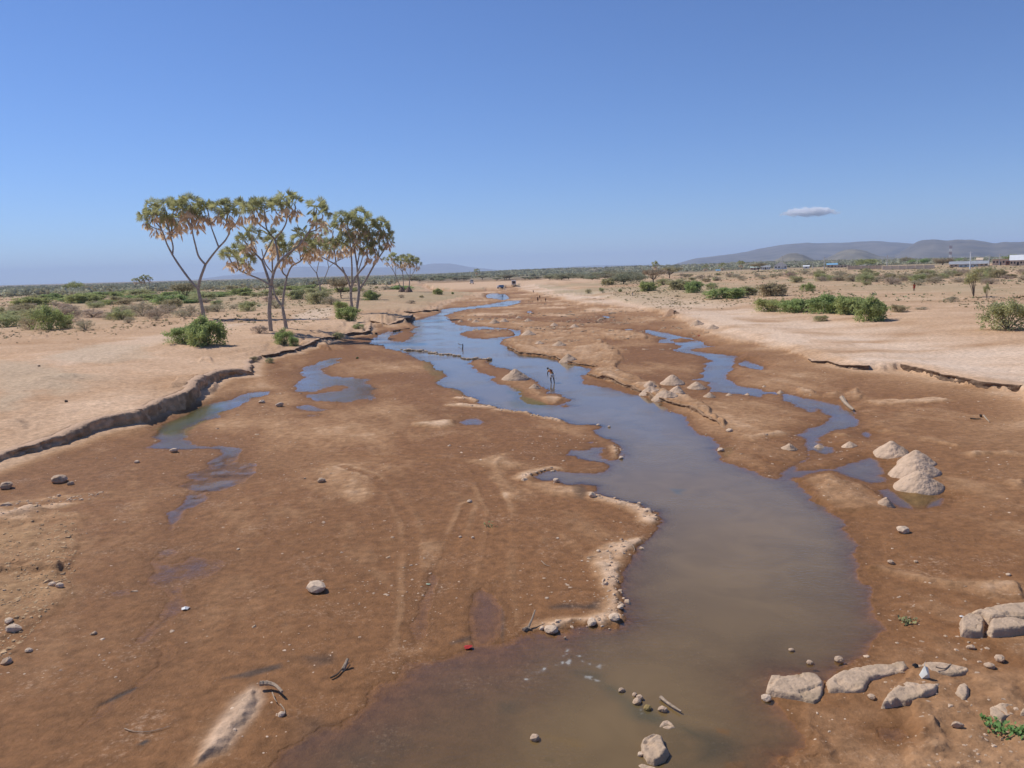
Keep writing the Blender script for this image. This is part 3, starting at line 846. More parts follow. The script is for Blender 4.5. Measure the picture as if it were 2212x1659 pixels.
# ------------------------------------------------------------ eroded scarp faces (own high-resolution relief in front of the bank)
def scarp(name, rim, col, seg=.16, lip=.5, back_=1.35, amp=1.0, lay=.6):
    """rim: world xy polyline along the foot; a vertical crumbling face with furrows, lapping back over the bank"""
    P = [Vector((a, b, 0)) for a, b in rim]
    L = [0]
    for i in range(1, len(P)):
        L.append(L[-1] + (P[i] - P[i - 1]).length)
    n = int(L[-1] / seg)
    s_ = np.linspace(0, L[-1], n)
    xs = np.interp(s_, L, [p.x for p in P]); ys = np.interp(s_, L, [p.y for p in P])
    tx = np.gradient(xs); ty = np.gradient(ys)
    ln = np.hypot(tx, ty)
    nx, ny = -ty / ln, tx / ln          # inward (towards bank) when the foot runs with the bank on its left
    lo_ = np.maximum(0, height(xs - nx * .5, ys - ny * .5))
    hs = np.maximum(height(xs + nx * back_, ys + ny * back_) + .01, lo_ + .02)
    hs = np.convolve(np.pad(hs, 4, 'edge'), np.ones(9) / 9, 'valid')
    wob = fbm(s_, s_ * 0, 2.4, 5, 5, .6) * .38 + .22 * np.abs(fbm(s_, s_ * 0, .9, 3, 7))
    m_ = 13
    V = []
    for j in range(m_):
        u = j / (m_ - 3)
        if j <= m_ - 3:
            z = lo_ - .15 + (hs - lo_ + .15) * u
            off = .14 * u + lay * u ** 4 - .10 * math.exp(-((u - .12) / .1) ** 2) * -1
            fur = .24 * np.abs(fbm(s_, np.full(n, u * .5), .62, 4, 8, .6)) * 1.4 + .10 * sstep(fbm(s_, np.full(n, u * 1.5), 1.3, 2, 19), .1, .25)
            fur = fur * math.sin(min(1, u * 1.1) * math.pi) + .05 * fbm(s_, np.full(n, u * 4.), .25, 3, 12)
            o_ = amp * (off + fur * 1.7) + .04 * fbm(s_ * 1., np.full(n, u * 9.), .3, 2, 14)
            zz_ = z + (.03 * fbm(s_, np.full(n, u * 3), .3, 2, 15) if 0 < j < m_ - 3 else (.05 * fbm(s_, s_ * 0, .5, 3, 16) if j else 0))
        else:
            k = j - (m_ - 3)
            o_ = (.14 + lay) * amp + lip * k / 2 + 0 * s_
            zz_ = hs + (.0 if k == 1 else -.12) + .03 * fbm(s_, s_ * 0 + k, .5, 3, 17)
        o_ = o_ + wob * amp - .12 * (amp < 1)
        V.append(np.stack([xs + nx * o_, ys + ny * o_, zz_], 1))
    V = np.concatenate(V)
    i = np.arange(m_ - 1)[:, None] * n; j = np.arange(n - 1)[None, :]
    a = (i + j).ravel(); b = (i + j + 1).ravel(); c_ = (i + n + j + 1).ravel(); d = (i + n + j).ravel()
    me_ = np_mesh(name, V, np.stack([a, b, c_, d], 1))
    o = add_obj(name, me_, col)
    tag(o, kind='structure')
    return o


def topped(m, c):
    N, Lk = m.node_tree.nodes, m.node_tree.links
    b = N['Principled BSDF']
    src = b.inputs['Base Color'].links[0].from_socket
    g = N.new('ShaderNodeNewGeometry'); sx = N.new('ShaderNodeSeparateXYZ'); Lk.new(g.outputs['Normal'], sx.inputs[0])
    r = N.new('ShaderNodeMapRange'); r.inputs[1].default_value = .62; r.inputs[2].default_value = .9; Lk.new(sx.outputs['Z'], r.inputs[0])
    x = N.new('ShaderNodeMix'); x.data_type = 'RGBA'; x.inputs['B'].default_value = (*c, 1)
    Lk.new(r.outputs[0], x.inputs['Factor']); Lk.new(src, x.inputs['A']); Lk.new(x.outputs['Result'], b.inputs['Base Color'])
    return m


M_scarp = mat('scarp_earth', (.52, .335, .195), .95, 1.6, .38, .10, 6., grunge=(.30, .19, .10))
fo = poly("B1 -500,1420 0,1268 100,1236 290,1168 480,1108 590,1078 680,1038 850,978 970,943 1150,908 1300,878 1450,798 1600,748 1730,678 1800,598 1900,528 1970,488 2080,478 2212,466 A2 40,1645 120,1618")
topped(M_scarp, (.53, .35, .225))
scarp('bank_scarp', fo, M_scarp, lip=1.0, back_=1.6, lay=.32)
M_cut = mat('cut_mud', (.25, .15, .085), .9, 2.2, .25, .05, 9.)
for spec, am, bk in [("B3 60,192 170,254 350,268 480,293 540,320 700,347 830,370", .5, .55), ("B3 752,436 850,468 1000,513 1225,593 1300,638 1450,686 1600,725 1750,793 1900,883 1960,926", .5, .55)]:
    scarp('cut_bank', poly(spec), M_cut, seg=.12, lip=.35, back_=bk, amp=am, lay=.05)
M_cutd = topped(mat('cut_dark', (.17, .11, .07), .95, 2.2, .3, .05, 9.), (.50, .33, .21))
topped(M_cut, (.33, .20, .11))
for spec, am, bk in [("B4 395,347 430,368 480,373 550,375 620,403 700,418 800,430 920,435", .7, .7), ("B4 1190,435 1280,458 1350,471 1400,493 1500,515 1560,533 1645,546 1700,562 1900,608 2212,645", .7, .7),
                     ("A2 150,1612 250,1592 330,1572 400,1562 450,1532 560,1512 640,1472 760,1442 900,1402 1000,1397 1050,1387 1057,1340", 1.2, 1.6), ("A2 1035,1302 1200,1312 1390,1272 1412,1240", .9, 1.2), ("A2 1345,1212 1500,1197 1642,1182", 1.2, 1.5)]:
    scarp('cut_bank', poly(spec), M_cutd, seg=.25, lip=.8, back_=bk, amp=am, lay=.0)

# ------------------------------------------------------------ sand heaps
M_sand = mat('dug_sand', (.54, .39, .275), .97, 2.5, .16, .12, 5., spec=.1, grunge=(.46, .325, .22))
M_sandd = mat('damp_sand', (.40, .25, .155), .97, 3.5, .16, .06, 7., spec=.1)


def heap(f, cx, by, w, h, label, m=None, sub=34, cat='sand heap', group=None, aspect=1.0, pw=1.0):
    X, Y = px(f, cx, by)
    p = hit(X, Y)
    k = (p - CAMP).length / FPX * pscale(f)
    R = w * k / 2
    hh = h * k * 1.0
    d = Vector((p.x, p.y, 0)).normalized()
    c_ = p + d * R * .72 * aspect
    zc = float(height(c_.x, c_.y))
    sd = random.randint(0, 9999)
    na, nr_ = 40, 16
    V = []
    top = min(hh * 1.0, R * .74)
    for i in range(nr_ + 1):
        r = i / nr_
        for j in range(na):
            a_ = j / na * 2 * math.pi
            rr = r * R * (1 + .13 * mnoise.noise(Vector((math.cos(a_) * 1.3, math.sin(a_) * 1.3, sd))) + .05 * mnoise.noise(Vector((math.cos(a_) * 4, math.sin(a_) * 4, sd))))
            x = c_.x + rr * math.cos(a_)
            y = c_.y + rr * math.sin(a_) * aspect
            prof = max(0, 1 - r ** pw) ** 1.0 * (1 - .07 * max(0, 1 - r * 7))
            g_ = float(height(x, y)) if i == nr_ else zc
            nz_ = mnoise.fractal(Vector((x * 2.2 / max(R, .4), y * 2.2 / max(R, .4), sd)), .8, 2.2, 4)
            z = zc * (1 - r) + float(height(x, y)) * r + prof * top + nz_ * top * .11 * (1 - abs(2 * r - .9)) - (.12 if i == nr_ else 0)
            V.append((x, y, z))
    V = np.array(V)
    i = np.arange(nr_)[:, None] * na; j = np.arange(na)[None, :]; j2 = (j + 1) % na
    Fc = np.stack([(i + j).ravel(), (i + na + j).ravel(), (i + na + j2).ravel(), (i + j2).ravel()], 1)
    o = add_obj('sand_heap', np_mesh('sand_heap', V, Fc), m or M_sand)
    tag(o, label, cat, group)
    return o


hp = 'sand heaps dug from the riverbed'
HPX = {28: 1.12, 29: 1.2, 30: 1.15, 8: 1.2, 6: 1.1, 7: 1.1}
for hi_, a in enumerate([('B3', 130, 478, 262, 118, 'large pale sand heap left of the person wading in the river'),
          ('B3', 300, 548, 110, 44, 'small pale sand heap right below the large heap beside the wading person'),
          ('B3', 586, 322, 165, 92, 'single sand heap on the cut river edge behind the wading person'),
          ('B3', 1490, 522, 225, 108, 'tall sand heap at the back of the group on the mid river bar'),
          ('B3', 1535, 588, 175, 88, 'sand heap in front of the tall heap on the mid river bar'),
          ('B3', 1698, 560, 168, 92, 'sand heap beside the side channel, rightmost of the mid bar group'),
          ('B3', 1300, 540, 120, 62, 'low sand heap at the left back of the mid bar group'),
          ('B3', 1290, 610, 180, 98, 'slumped sand heap on the river edge, leftmost of the mid bar group'),
          ('B3', 1420, 640, 230, 62, 'long low sand heap sloping down from the mid bar group'),
          ('B3', 1810, 630, 112, 45, 'small round sand heap right below the mid bar group'),
          ('B3', 1980, 612, 64, 28, 'tiny sand heap in the shallow side channel'),
          ('B3', 2140, 608, 54, 36, 'tiny brown sand heap at the far side of the side channel bend'),
          ('A3', 195, 952, 145, 46, 'low sand heap at the upstream tip of the mid river bar'),
          ('A3', 1650, 866, 128, 56, 'pinkish sand heap on the right bank slope behind the side channel'),
          ('A3', 1785, 900, 115, 38, 'faint low sand heap on the right bank nearest the red cloth'),
          ('A2', 1820, 1272, 56, 30, 'small sand heap, leftmost of the row on the red mud island'),
          ('A2', 1900, 1256, 48, 25, 'tiny sand heap behind, second in the row on the red mud island'),
          ('A2', 1950, 1274, 72, 36, 'third sand heap of the row on the red mud island'),
          ('A2', 2002, 1254, 44, 22, 'tiny sand heap behind the third one on the red mud island'),
          ('A2', 2112, 1284, 98, 56, 'tallest sharp cone of sand on the red mud island'),
          ('A3', -16, 838, 84, 48, 'sand cone just right of the tallest one on the red mud island'),
          ('A3', 108, 806, 56, 30, 'small sand cone at the right end of the red mud island'),
          ('A3', 190, 836, 80, 44, 'sand cone right end front of the red mud island'),
          ('A3', 415, 872, 76, 34, 'lone sand cone on the flat upstream of the mid bar'),
          ('A3', 592, 884, 82, 28, 'very low sand cone upstream of the mid bar, right of the lone one'),
          ('A3', 460, 1046, 136, 40, 'low sand heap in the middle of the mid river bar'),
          ('A3', 290, 1030, 90, 26, 'faint low sand heap on the left part of the mid river bar'),
          ('B4', 1112, 1148, 285, 158, 'broad pale sand heap, upper left of the big pair by the right puddles'),
          ('B4', 1330, 1222, 300, 160, 'highest part of the long pale sand ridge by the right puddles'),
          ('B4', 1315, 1320, 385, 135, 'middle mound of the long pale sand ridge by the right puddles'),
          ('B4', 1350, 1438, 375, 125, 'front mound of the long pale sand ridge by the right puddles'),
          ('B4', 236, 1084, 135, 64, 'small sand heap left of the side channel, leftmost of three in line'),
          ('B4', 492, 1064, 104, 50, 'small sand heap standing in the side channel, middle of three in line'),
          ('B4', 756, 1064, 122, 66, 'small sand heap right of the side channel, rightmost of three in line'),
          ('B4', 1072, 1562, 135, 68, 'small pale sand heap beside the narrow blue puddle at right'),
          ('B4', 18, 540, 36, 24, 'tiny sand heap on wet flat upstream of the crusted bar at right'),
          ('B4', 158, 592, 62, 40, 'tiny brown sand heap standing in the narrow blue channel at right')]):
    heap(*a, group=hp, pw=HPX.get(hi_, 1.0))
heap('A3', 1425, 790, 150, 58, 'darker brown sand heap on the right bank with a person crouching beside it', M_sandd, group=hp)

# ------------------------------------------------------------ stones
M_slab = mat('pale_rock', (.48, .345, .235), .9, 3., .2, .05, 9., grunge=(.36, .26, .17))
M_stone = mat('brown_stone', (.50, .36, .25), .9, 6., .22, .02, 20., grunge=(.40, .27, .17))
M_white = mat('whitish_stone', (.60, .45, .32), .9, 6., .18, .02, 20.)
M_dark = mat('dark_stone', (.10, .075, .055), .85, 6., .3, .02, 20.)


def rough_up(bm, amp, sc, seed):
    for v in bm.verts:
        n_ = mnoise.noise_vector(v.co * sc + Vector((seed, 0, 0)))
        v.co += n_ * amp


def slab(f, pts, ztop, thick, label, m=None, name='rock_slab', cat='rock slab', tilt=0., group=None):
    P = []
    z0 = sorted(float(hit(*px(f, x, y)).z) for x, y in pts)[int(len(pts) * .7)]
    ztop *= .72; thick *= .75
    zt = max(z0, 0) + ztop
    for x, y in pts:
        P.append(onz(*px(f, x, y), zt))
    cx = sum((p.x for p in P)) / len(P); cy = sum((p.y for p in P)) / len(P)
    Q_ = np.array([(p.x - cx, p.y - cy) for p in P])
    lo, hi = Q_.min(0) - .12, Q_.max(0) + .12
    st = max(.022, (hi - lo).max() / 62)
    gx = np.arange(lo[0], hi[0] + st, st); gy = np.arange(lo[1], hi[1] + st, st)
    Xg, Yg = np.meshgrid(gx, gy)
    global SX, SY
    sv_ = (SX, SY)
    SX, SY = Xg.ravel(), Yg.ravel()
    sd = sdf(Q_, 1.)
    SX, SY = sv_
    sx_, sy_ = Xg.ravel() + cx * 7, Yg.ravel() + cy * 7
    e = sd + .05 * fbm(sx_, sy_, .35, 3, 5) + .02
    z_ = thick * (1 - (1 - np.clip(e / (.05 + thick * .22), 0, 1)) ** 2.2)
    top_ = thick + tilt * Xg.ravel() + .05 * fbm(sx_, sy_, .7, 3, 6) + .022 * fbm(sx_, sy_, .16, 3, 7) - .06 * sstep(fbm(sx_, sy_, .6, 2, 8), .05, .10) - .03 * sstep(np.abs(fbm(sx_, sy_, .9, 3, 9)), .035, .0)
    z_ = np.minimum(z_, top_) - .05
    z_[e < 0] = -.1
    co_ = np.stack([Xg.ravel(), Yg.ravel(), z_], 1)
    nx_, ny_ = len(gx), len(gy)
    i_ = np.arange(ny_ - 1)[:, None] * nx_; j_ = np.arange(nx_ - 1)[None, :]
    Fc = np.stack([(i_ + j_).ravel(), (i_ + j_ + 1).ravel(), (i_ + nx_ + j_ + 1).ravel(), (i_ + nx_ + j_).ravel()], 1)
    Fc = Fc[(e[Fc] > -.06).any(1)]
    uq_, iv_ = np.unique(Fc.ravel(), return_inverse=True)
    me_ = np_mesh(name, co_[uq_], iv_.reshape(-1, 4))
    o = add_obj(name, me_, m or M_slab, loc=(cx, cy, zt - thick))
    return tag(o, label, cat, group)


slab('C3', [(545, 1095), (578, 1012), (700, 1008), (860, 1006), (938, 1048), (930, 1110), (905, 1165), (870, 1185), (760, 1165), (640, 1140), (560, 1118)], .30, .42, 'blocky pale rock slab jutting into the water at lower right')
slab('C3', [(945, 1055), (1010, 1010), (1090, 975), (1250, 948), (1455, 926), (1482, 978), (1330, 1010), (1235, 1045), (1215, 1085), (1190, 1120), (1080, 1125), (945, 1118)], .22, .34, 'long pale rock slab in the middle of the row at lower right')
slab('C3', [(1522, 948), (1600, 935), (1700, 946), (1790, 968), (1855, 978), (1862, 1000), (1800, 1018), (1700, 1026), (1600, 1012), (1550, 990)], .16, .26, 'flat pale rock slab at the right end of the row, behind the white bag')
slab('C3', [(1300, 1185), (1312, 1150), (1370, 1090), (1450, 1058), (1560, 1062), (1680, 1068), (1660, 1118), (1560, 1150), (1400, 1180)], .21, .30, 'low grey rock slab half sunk in mud in front of the white bag')
slab('C3', [(1800, 735), (1800, 650), (1850, 622), (1935, 625), (1965, 660), (1955, 742), (1880, 745)], .42, .5, 'squared pale block with a white edge at the right margin', cat='rock block')
slab('C3', [(1860, 612), (2060, 568), (2340, 535), (2360, 640), (2150, 650), (2000, 655), (1945, 625)], .46, .5, 'long pale slab lying behind the squared block at the right margin')
slab('C3', [(1975, 720), (2000, 660), (2120, 652), (2250, 668), (2330, 700), (2200, 725), (2080, 738), (2010, 740)], .40, .42, 'rounded pale slab right of the squared block at the right margin')
slab('C3', [(1772, 1130), (1790, 1085), (1830, 1062), (1862, 1095), (1862, 1150), (1850, 1182), (1810, 1178)], .18, .3, 'upright grey stone right of the sunk slab', cat='stone')
slab('C3', [(1985, 1262), (1992, 1218), (2060, 1196), (2150, 1205), (2185, 1242), (2120, 1285), (2075, 1312), (2020, 1290)], .16, .3, 'broad pale stone above the green plant at the right', cat='stone')
slab('C3', [(2190, 1260), (2195, 1225), (2270, 1210), (2320, 1240), (2280, 1270)], .2, .3, 'pale stone cut by the right edge above the green plant', cat='stone')
slab('C2', [(1955, 1440), (1980, 1420), (2030, 1405), (2095, 1420), (2125, 1465), (2148, 1515), (2110, 1560), (2045, 1590), (1985, 1570), (1952, 1500)], .30, .5, 'large smooth pale boulder in the water at the bottom edge', cat='boulder', name='boulder')
slab('C2', [(1915, 1615), (1960, 1600), (2080, 1635), (2150, 1660), (2120, 1700), (1980, 1665)], .12, .3, 'long flat stone below the large boulder at the bottom edge', cat='stone')
slab('C2', [(2068, 1370), (2085, 1330), (2130, 1318), (2170, 1345), (2190, 1380), (2130, 1388)], .12, .3, 'pale wedge stone just above the large boulder', cat='stone', name='stone')

for a in [(1938, 1580, 1955, 1548, 22), ]:
    pass


def stone(f, x, y, w, label, m=None, flat=.6, name='stone', cat='stone', group=None, sink=.25, elong=1.):
    p = at(f, x, y)
    r = w * pscale(f) * (p - CAMP).length / FPX / 2
    bm = bmesh.new()
    pts = []
    for i in range(16):
        v = Vector((random.gauss(0, 1), random.gauss(0, 1), random.gauss(0, 1))).normalized()
        v = Vector((v.x * r * elong, v.y * r, v.z * r * flat)) * random.uniform(.85, 1.05)
        pts.append(bm.verts.new(v))
    bmesh.ops.convex_hull(bm, input=pts)
    bmesh.ops.delete(bm, geom=[v for v in bm.verts if not v.link_faces], context='VERTS')
    bmesh.ops.subdivide_edges(bm, edges=bm.edges[:], cuts=1, smooth=.45, use_grid_fill=True)
    bmesh.ops.triangulate(bm, faces=bm.faces[:])
    rough_up(bm, r * .07, 2.5 / r, random.random() * 50)
    me_ = bpy.data.meshes.new(name)
    bm.to_mesh(me_); bm.free()
    o = add_obj(name, me_, m or M_stone, loc=(p.x, p.y + r * .5, p.z + r * flat * (1 - 2 * sink)))
    o.rotation_euler = (0, 0, random.uniform(-.4, .4))
    return tag(o, label, cat, group)


for a in [('C2', 1955, 1585, 44, 'small pale stone touching the left foot of the large boulder', M_white),
          ('C2', 1830, 1172, 48, 'first round stone at the left end of the stepping stones below the rapids', M_stone),
          ('C2', 1908, 1198, 44, 'small reddish stone second in the stepping stones', M_stone),
          ('C2', 1953, 1222, 56, 'flat pale stone third in the stepping stones', M_stone),
          ('C2', 1928, 1252, 64, 'pinkish stone in front of the third stepping stone', M_stone),
          ('C2', 2003, 1290, 58, 'mossy stone near the end of the stepping stones', mat('mossy_stone', (.30, .21, .08), .9, 8, .3, .02, 20.)),
          ('C2', 2098, 1300, 62, 'mossy stone beside the driftwood stick in the water', None),
          ('C2', 1267, 1490, 66, 'single round stone standing in the murky water at bottom centre', M_stone),
          ('C2', 1820, 632, 50, 'white stone highest on the river edge corner', M_white),
          ('C2', 1785, 700, 76, 'white stone at the corner of the river edge', M_white),
          ('C2', 1632, 740, 84, 'long white stone in the river edge rim', M_white),
          ('C2', 1375, 785, 92, 'jagged white stone beside the upright stick', M_white),
          ('C2', 1310, 768, 44, 'small white stone left of the jagged white one', M_white),
          ('C2', 1680, 258, 30, 'small bright white stone near the river edge rim', M_white),
          ('C2', 780, 166, 26, 'small pale flake, left of a pair on the wet mud', M_white),
          ('C2', 862, 170, 26, 'small pale flake, right of a pair on the wet mud', M_white),
          ('C3', 720, 896, 36, 'small pale stone in the water above the jutting slab', M_stone),
          ('C3', 838, 982, 44, 'low stone just behind the jutting slab', M_stone),
          ('C3', 1030, 968, 60, 'brown stone between water and the long slab', M_stone),
          ('C3', 560, 1212, 66, 'pale pink stone in the water below the jutting slab', M_white),
          ('C3', 1878, 880, 48, 'rounded stone on mud below the squared block', M_stone),
          ('C3', 2000, 1005, 56, 'brown stone right of the flat slab', M_stone),
          ('C3', 2070, 968, 66, 'small ledge stone right of the flat slab, near the margin', M_stone),
          ('C3', 2115, 408, 28, 'small white pebble on dark mud near the right margin', M_white),
          ('C3', 1520, 325, 26, 'small pebble on smooth mud right of the river', M_stone),
          ('C3', 1365, 335, 48, 'clod on the pale ridge right of the river', M_stone),
          ('C3', 1445, 135, 80, 'flat pale crust lump on mud right of the river', M_white),
          ('C3', 1240, 1205, 54, 'low stone between the slabs and the brown hollow', M_stone),
          ('C3', 1800, 1400, 66, 'low crust lump left of the green plant', M_stone),
          ('C1', 2050, 520, 135, 'large pale clod alone on the mud flat left of centre', M_white),
          ('C1', 1822, 1325, 50, 'pale clod beside the bottom sand ridge', M_white),
          ('C1', 75, 782, 82, 'flat pale stone, lower of the left edge stones', M_white),
          ('C1', 48, 725, 52, 'rounded stone above the lowest left edge stone', M_white),
          ('C1', 380, 492, 50, 'pale stone in the gravelly crust at the left, right one of a pair', M_white),
          ('C1', 335, 478, 44, 'pale stone in the gravelly crust at the left, left one of a pair', M_white),
          ('C1', 182, 908, 42, 'small pale stone on mud near the lower left edge', M_white),
          ('C1', 30, 990, 66, 'flat yellowish stone at the lower left edge', M_stone),
          ('C1', 1545, 245, 22, 'tiny white pebble on mud above the large clod', M_white),
          ('C1', 605, 798, 40, 'pinkish low clod on mud at lower left', M_stone),
          ('B1', 490, 1370, 125, 'large pinkish boulder half buried near the left bank foot', M_stone),
          ('B1', 35, 1420, 110, 'pinkish boulder cut by the left edge', M_stone),
          ('B1', 1492, 1108, 78, 'pale rounded stone beside the left puddle', M_white),
          ('B1', 1175, 1196, 46, 'bright flat stone left of the left puddle', M_white),
          ('B1', 600, 1385, 60, 'low flat stone right of the half buried boulder', M_stone),
          ('B1', 562, 668, 36, 'black round stone alone on the left bank', M_dark),
          ('B1', 335, 360, 22, 'small dark stone on the bleached patch of the left bank', M_dark),
          ('B2', 610, 1362, 80, 'brown stone with dark shadow on the central mud', M_stone),
          ('B2', 255, 710, 78, 'pale clod below the middle puddle, near the scarp end', M_white),
          ('B2', 100, 675, 60, 'pale clod left of the other one below the scarp end', M_white),
          ('B2', 470, 1330, 24, 'small pebble left of the brown central stone', M_stone),
          ('B2', 1895, 1536, 50, 'bright white flake on central mud', M_white),
          ('B3', 1048, 1158, 50, 'bright white stone at the water edge point of the central bank', M_white),
          ('B3', 945, 885, 30, 'small white stone in the water off the central bank', M_white),
          ('B3', 850, 874, 36, 'flat white stone at the end of the central bank spit', M_white),
          ('B3', 480, 1358, 70, 'rounded pale lump beside the small inlet pool', M_white),
          ('B3', 810, 1492, 90, 'pale crust lump on the rim of the central bank', M_white),
          ('B3', 1910, 1095, 60, 'pale broken ledge on the right river edge', M_white),
          ('B3', 1475, 755, 16, 'tiny white flake floating by the right river edge', M_white),
          ('B3', 1985, 925, 60, 'pale crust piece on the right bar', M_white)]:
    stone(*a[:4], a[4], a[5])

# line of little stones laid across the stream
M_pebl = mat('stone_line', (.46, .35, .25), .9, 6., .3, .02, 20.)
DL = [(1310, 1512), (1400, 1516), (1450, 1520), (1520, 1530), (1590, 1544), (1660, 1553), (1720, 1552), (1780, 1562), (1860, 1588), (1930, 1594), (2010, 1594), (2060, 1600)]
for i in range(46):
    t = i / 45 * (len(DL) - 1)
    k = min(int(t), len(DL) - 2)
    fx = t - k
    x = DL[k][0] * (1 - fx) + DL[k + 1][0] * fx; y = DL[k][1] * (1 - fx) + DL[k + 1][1] * fx
    stone('A2', x + random.uniform(-5, 5), y + random.uniform(-4, 5), random.uniform(12, 34) * (1.5 if i % 7 == 3 else 1), 'small pale stone in the line laid across the blue stream', M_pebl, group='stones laid across the stream', elong=1.5)


# ------------------------------------------------------------ scattered crumbs and pebbles (countless)
def crumbs(name, P, R, m, flat=.55):
    base = np.array([[1, 0, 0], [.3, .95, 0], [-.8, .6, 0], [-.8, -.6, 0], [.3, -.95, 0], [.55, .35, .75], [-.35, .6, .7], [-.6, -.3, .8], [.35, -.55, .65]], float)
    fc = np.array([[0, 1, 5], [1, 6, 5], [1, 2, 6], [2, 7, 6], [2, 3, 7], [3, 4, 7], [4, 8, 7], [4, 0, 8], [0, 5, 8], [5, 6, 7], [5, 7, 8]])
    n = len(P)
    ang = rng.uniform(0, 6.28, n)
    b = base[None] * (1 + rng.uniform(-.32, .32, (n, 9, 3)))
    b = b * R[:, None, None] * np.array([1, 1, flat]) * rng.uniform(.6, 1.25, (n, 1, 3))
    ca_, sa_ = np.cos(ang)[:, None], np.sin(ang)[:, None]
    x = b[..., 0] * ca_ - b[..., 1] * sa_
    y = b[..., 0] * sa_ + b[..., 1] * ca_
    V = np.stack([x + P[:, 0:1], y + P[:, 1:2], b[..., 2] + P[:, 2:3] - .2 * R[:, None]], 2).reshape(-1, 3)
    Fc = (fc[None] + (np.arange(n) * 9)[:, None, None]).reshape(-1, 3)
    o = add_obj(name, np_mesh(name, V, Fc, False), m)
    tag(o, kind='stuff')
    return o


def scatter(n, dmin, dmax, t0, t1, dens):
    d = np.exp(rng.uniform(math.log(dmin), math.log(dmax), n))
    t = rng.uniform(math.radians(t0), math.radians(t1), n)
    x, y = d * np.sin(t), d * np.cos(t)
    z = height(x, y)
    p = dens(x, y, z, d)
    k = rng.uniform(0, 1, n) < p
    return np.stack([x, y, z], 1)[k], d[k]


P, d = scatter(42000, 14, 90, -38, 38, lambda x, y, z, d: (z > .01) * (z < .55) * np.clip(-.02 + 1.3 * fbm(x, y, 5, 3, 201), 0.01, 1) * .4)
crumbs('mud_crumbs', P, rng.gamma(2., .013, len(P)) * (.7 + d / 60) + .008, M_stone)
P, d = scatter(30000, 14, 75, -38, 38, lambda x, y, z, d: (z > .012) * (z < .5) * np.clip(-.1 + 1.5 * fbm(x, y, 3, 3, 211), 0.0, 1) * .16)
crumbs('pale_pebbles', P, rng.gamma(2., .011, len(P)) * (.7 + d / 55) + .008, M_white)
P, d = scatter(60000, 75, 330, -8, 14, lambda x, y, z, d: (z > .03) * (z < .9) * np.clip(-.12 + 1.7 * fbm(x * .35, y, 7, 3, 221), 0.0, 1) * .3)
crumbs('upstream_rubble', P, rng.gamma(1.6, .07, len(P)) * (.5 + d / 130) + .04, mat('rubble', (.36, .25, .16), .95, 1., .4), .5)
# chunks along the crumbling rims
PP = []
for r in RIMS:
    Q = poly(r)
    L = np.hypot(*np.diff(Q, axis=0).T)
    for i in range(len(Q) - 1):
        for _ in range(int(L[i] * 11)):
            t = random.random()
            a = Q[i] * (1 - t) + Q[i + 1] * t
            PP.append((a[0] + random.gauss(0, .22), a[1] + random.gauss(0, .3)))
PP = np.array(PP)
hz = height(PP[:, 0], PP[:, 1])
k = hz > -.05
P = np.stack([PP[k, 0], PP[k, 1], np.maximum(hz[k], 0)], 1)
crumbs('rim_chunks', P, rng.gamma(2., .024, len(P)) + .015, mat('crust', (.52, .37, .25), .95, 5., .25), .8)
# gravelly crust at the left edge and broken bank debris
zp = poly("C1 -200,-20 500,10 480,520 330,650 60,960 -200,1000")
P, d = scatter(26000, 18, 48, -41, -18, lambda x, y, z, d: (z > .02) * .5)
from mathutils.geometry import intersect_point_tri_2d


def inside(P, Q):
    r = np.zeros(len(P), bool)
    n = len(Q)
    for i in range(n):
        ax, ay = Q[i]; bx, by = Q[(i + 1) % n]
        if ay == by: continue
        c_ = (P[:, 1] > min(ay, by)) & (P[:, 1] <= max(ay, by))
        r ^= c_ & (P[:, 0] < ax + (P[:, 1] - ay) * (bx - ax) / (by - ay))
    return r


k = inside(P, zp)
P = P[k]
crumbs('gravel_crust', P, rng.gamma(2., .016, len(P)) + .01, mat('gold_crust', (.47, .31, .17), .95, 5., .3), .6)

# ------------------------------------------------------------ driftwood and twigs
M_wood = mat('driftwood', (.36, .27, .19), .9, 20., .3, .005, 60.)
M_woodd = mat('dark_wood', (.09, .065, .045), .9, 20., .3)


def stick(f, pts, r, label, m=None, z=.05, name='driftwood', cat='driftwood', lift=None):
    W = []
    for i, (x, y) in enumerate(pts):
        p = at(f, x, y)
        W.append(Vector((p.x, p.y, p.z + z + (lift[i] if lift else 0))))
    o0 = W[0].copy()
    W = crspline([w - o0 for w in W], 5)
    n = len(W)
    mb = MB()
    mb.tube(W, [r * (1 - .55 * i / (n - 1)) for i in range(n)], 6, wob=.12)
    o = mb.build(name, m or M_wood, loc=o0)
    return tag(o, label, cat)


def upstick(f, x0, y0, x1, y1, r, label, m=None, cat='stick', name='stick', dy=0.):
    """a stick planted at (x0,y0) whose tip shows at (x1,y1), standing in the plane of its foot"""
    p = at(f, x0, y0)
    d = ray(*px(f, x1, y1))
    t = (p.y + dy) / d.y
    q_ = CAMP + d * t
    v = q_ - p
    mb = MB()
    side = Vector((.04, 0, 0)) * v.length
    mb.tube(crspline([Vector((0, 0, -.05)), v * .5 + side, v], 4), [r * (1 - .4 * i / 8) for i in range(9)], 6, wob=.1)
    o = mb.build(name, m or M_wood, loc=p)
    return tag(o, label, cat)


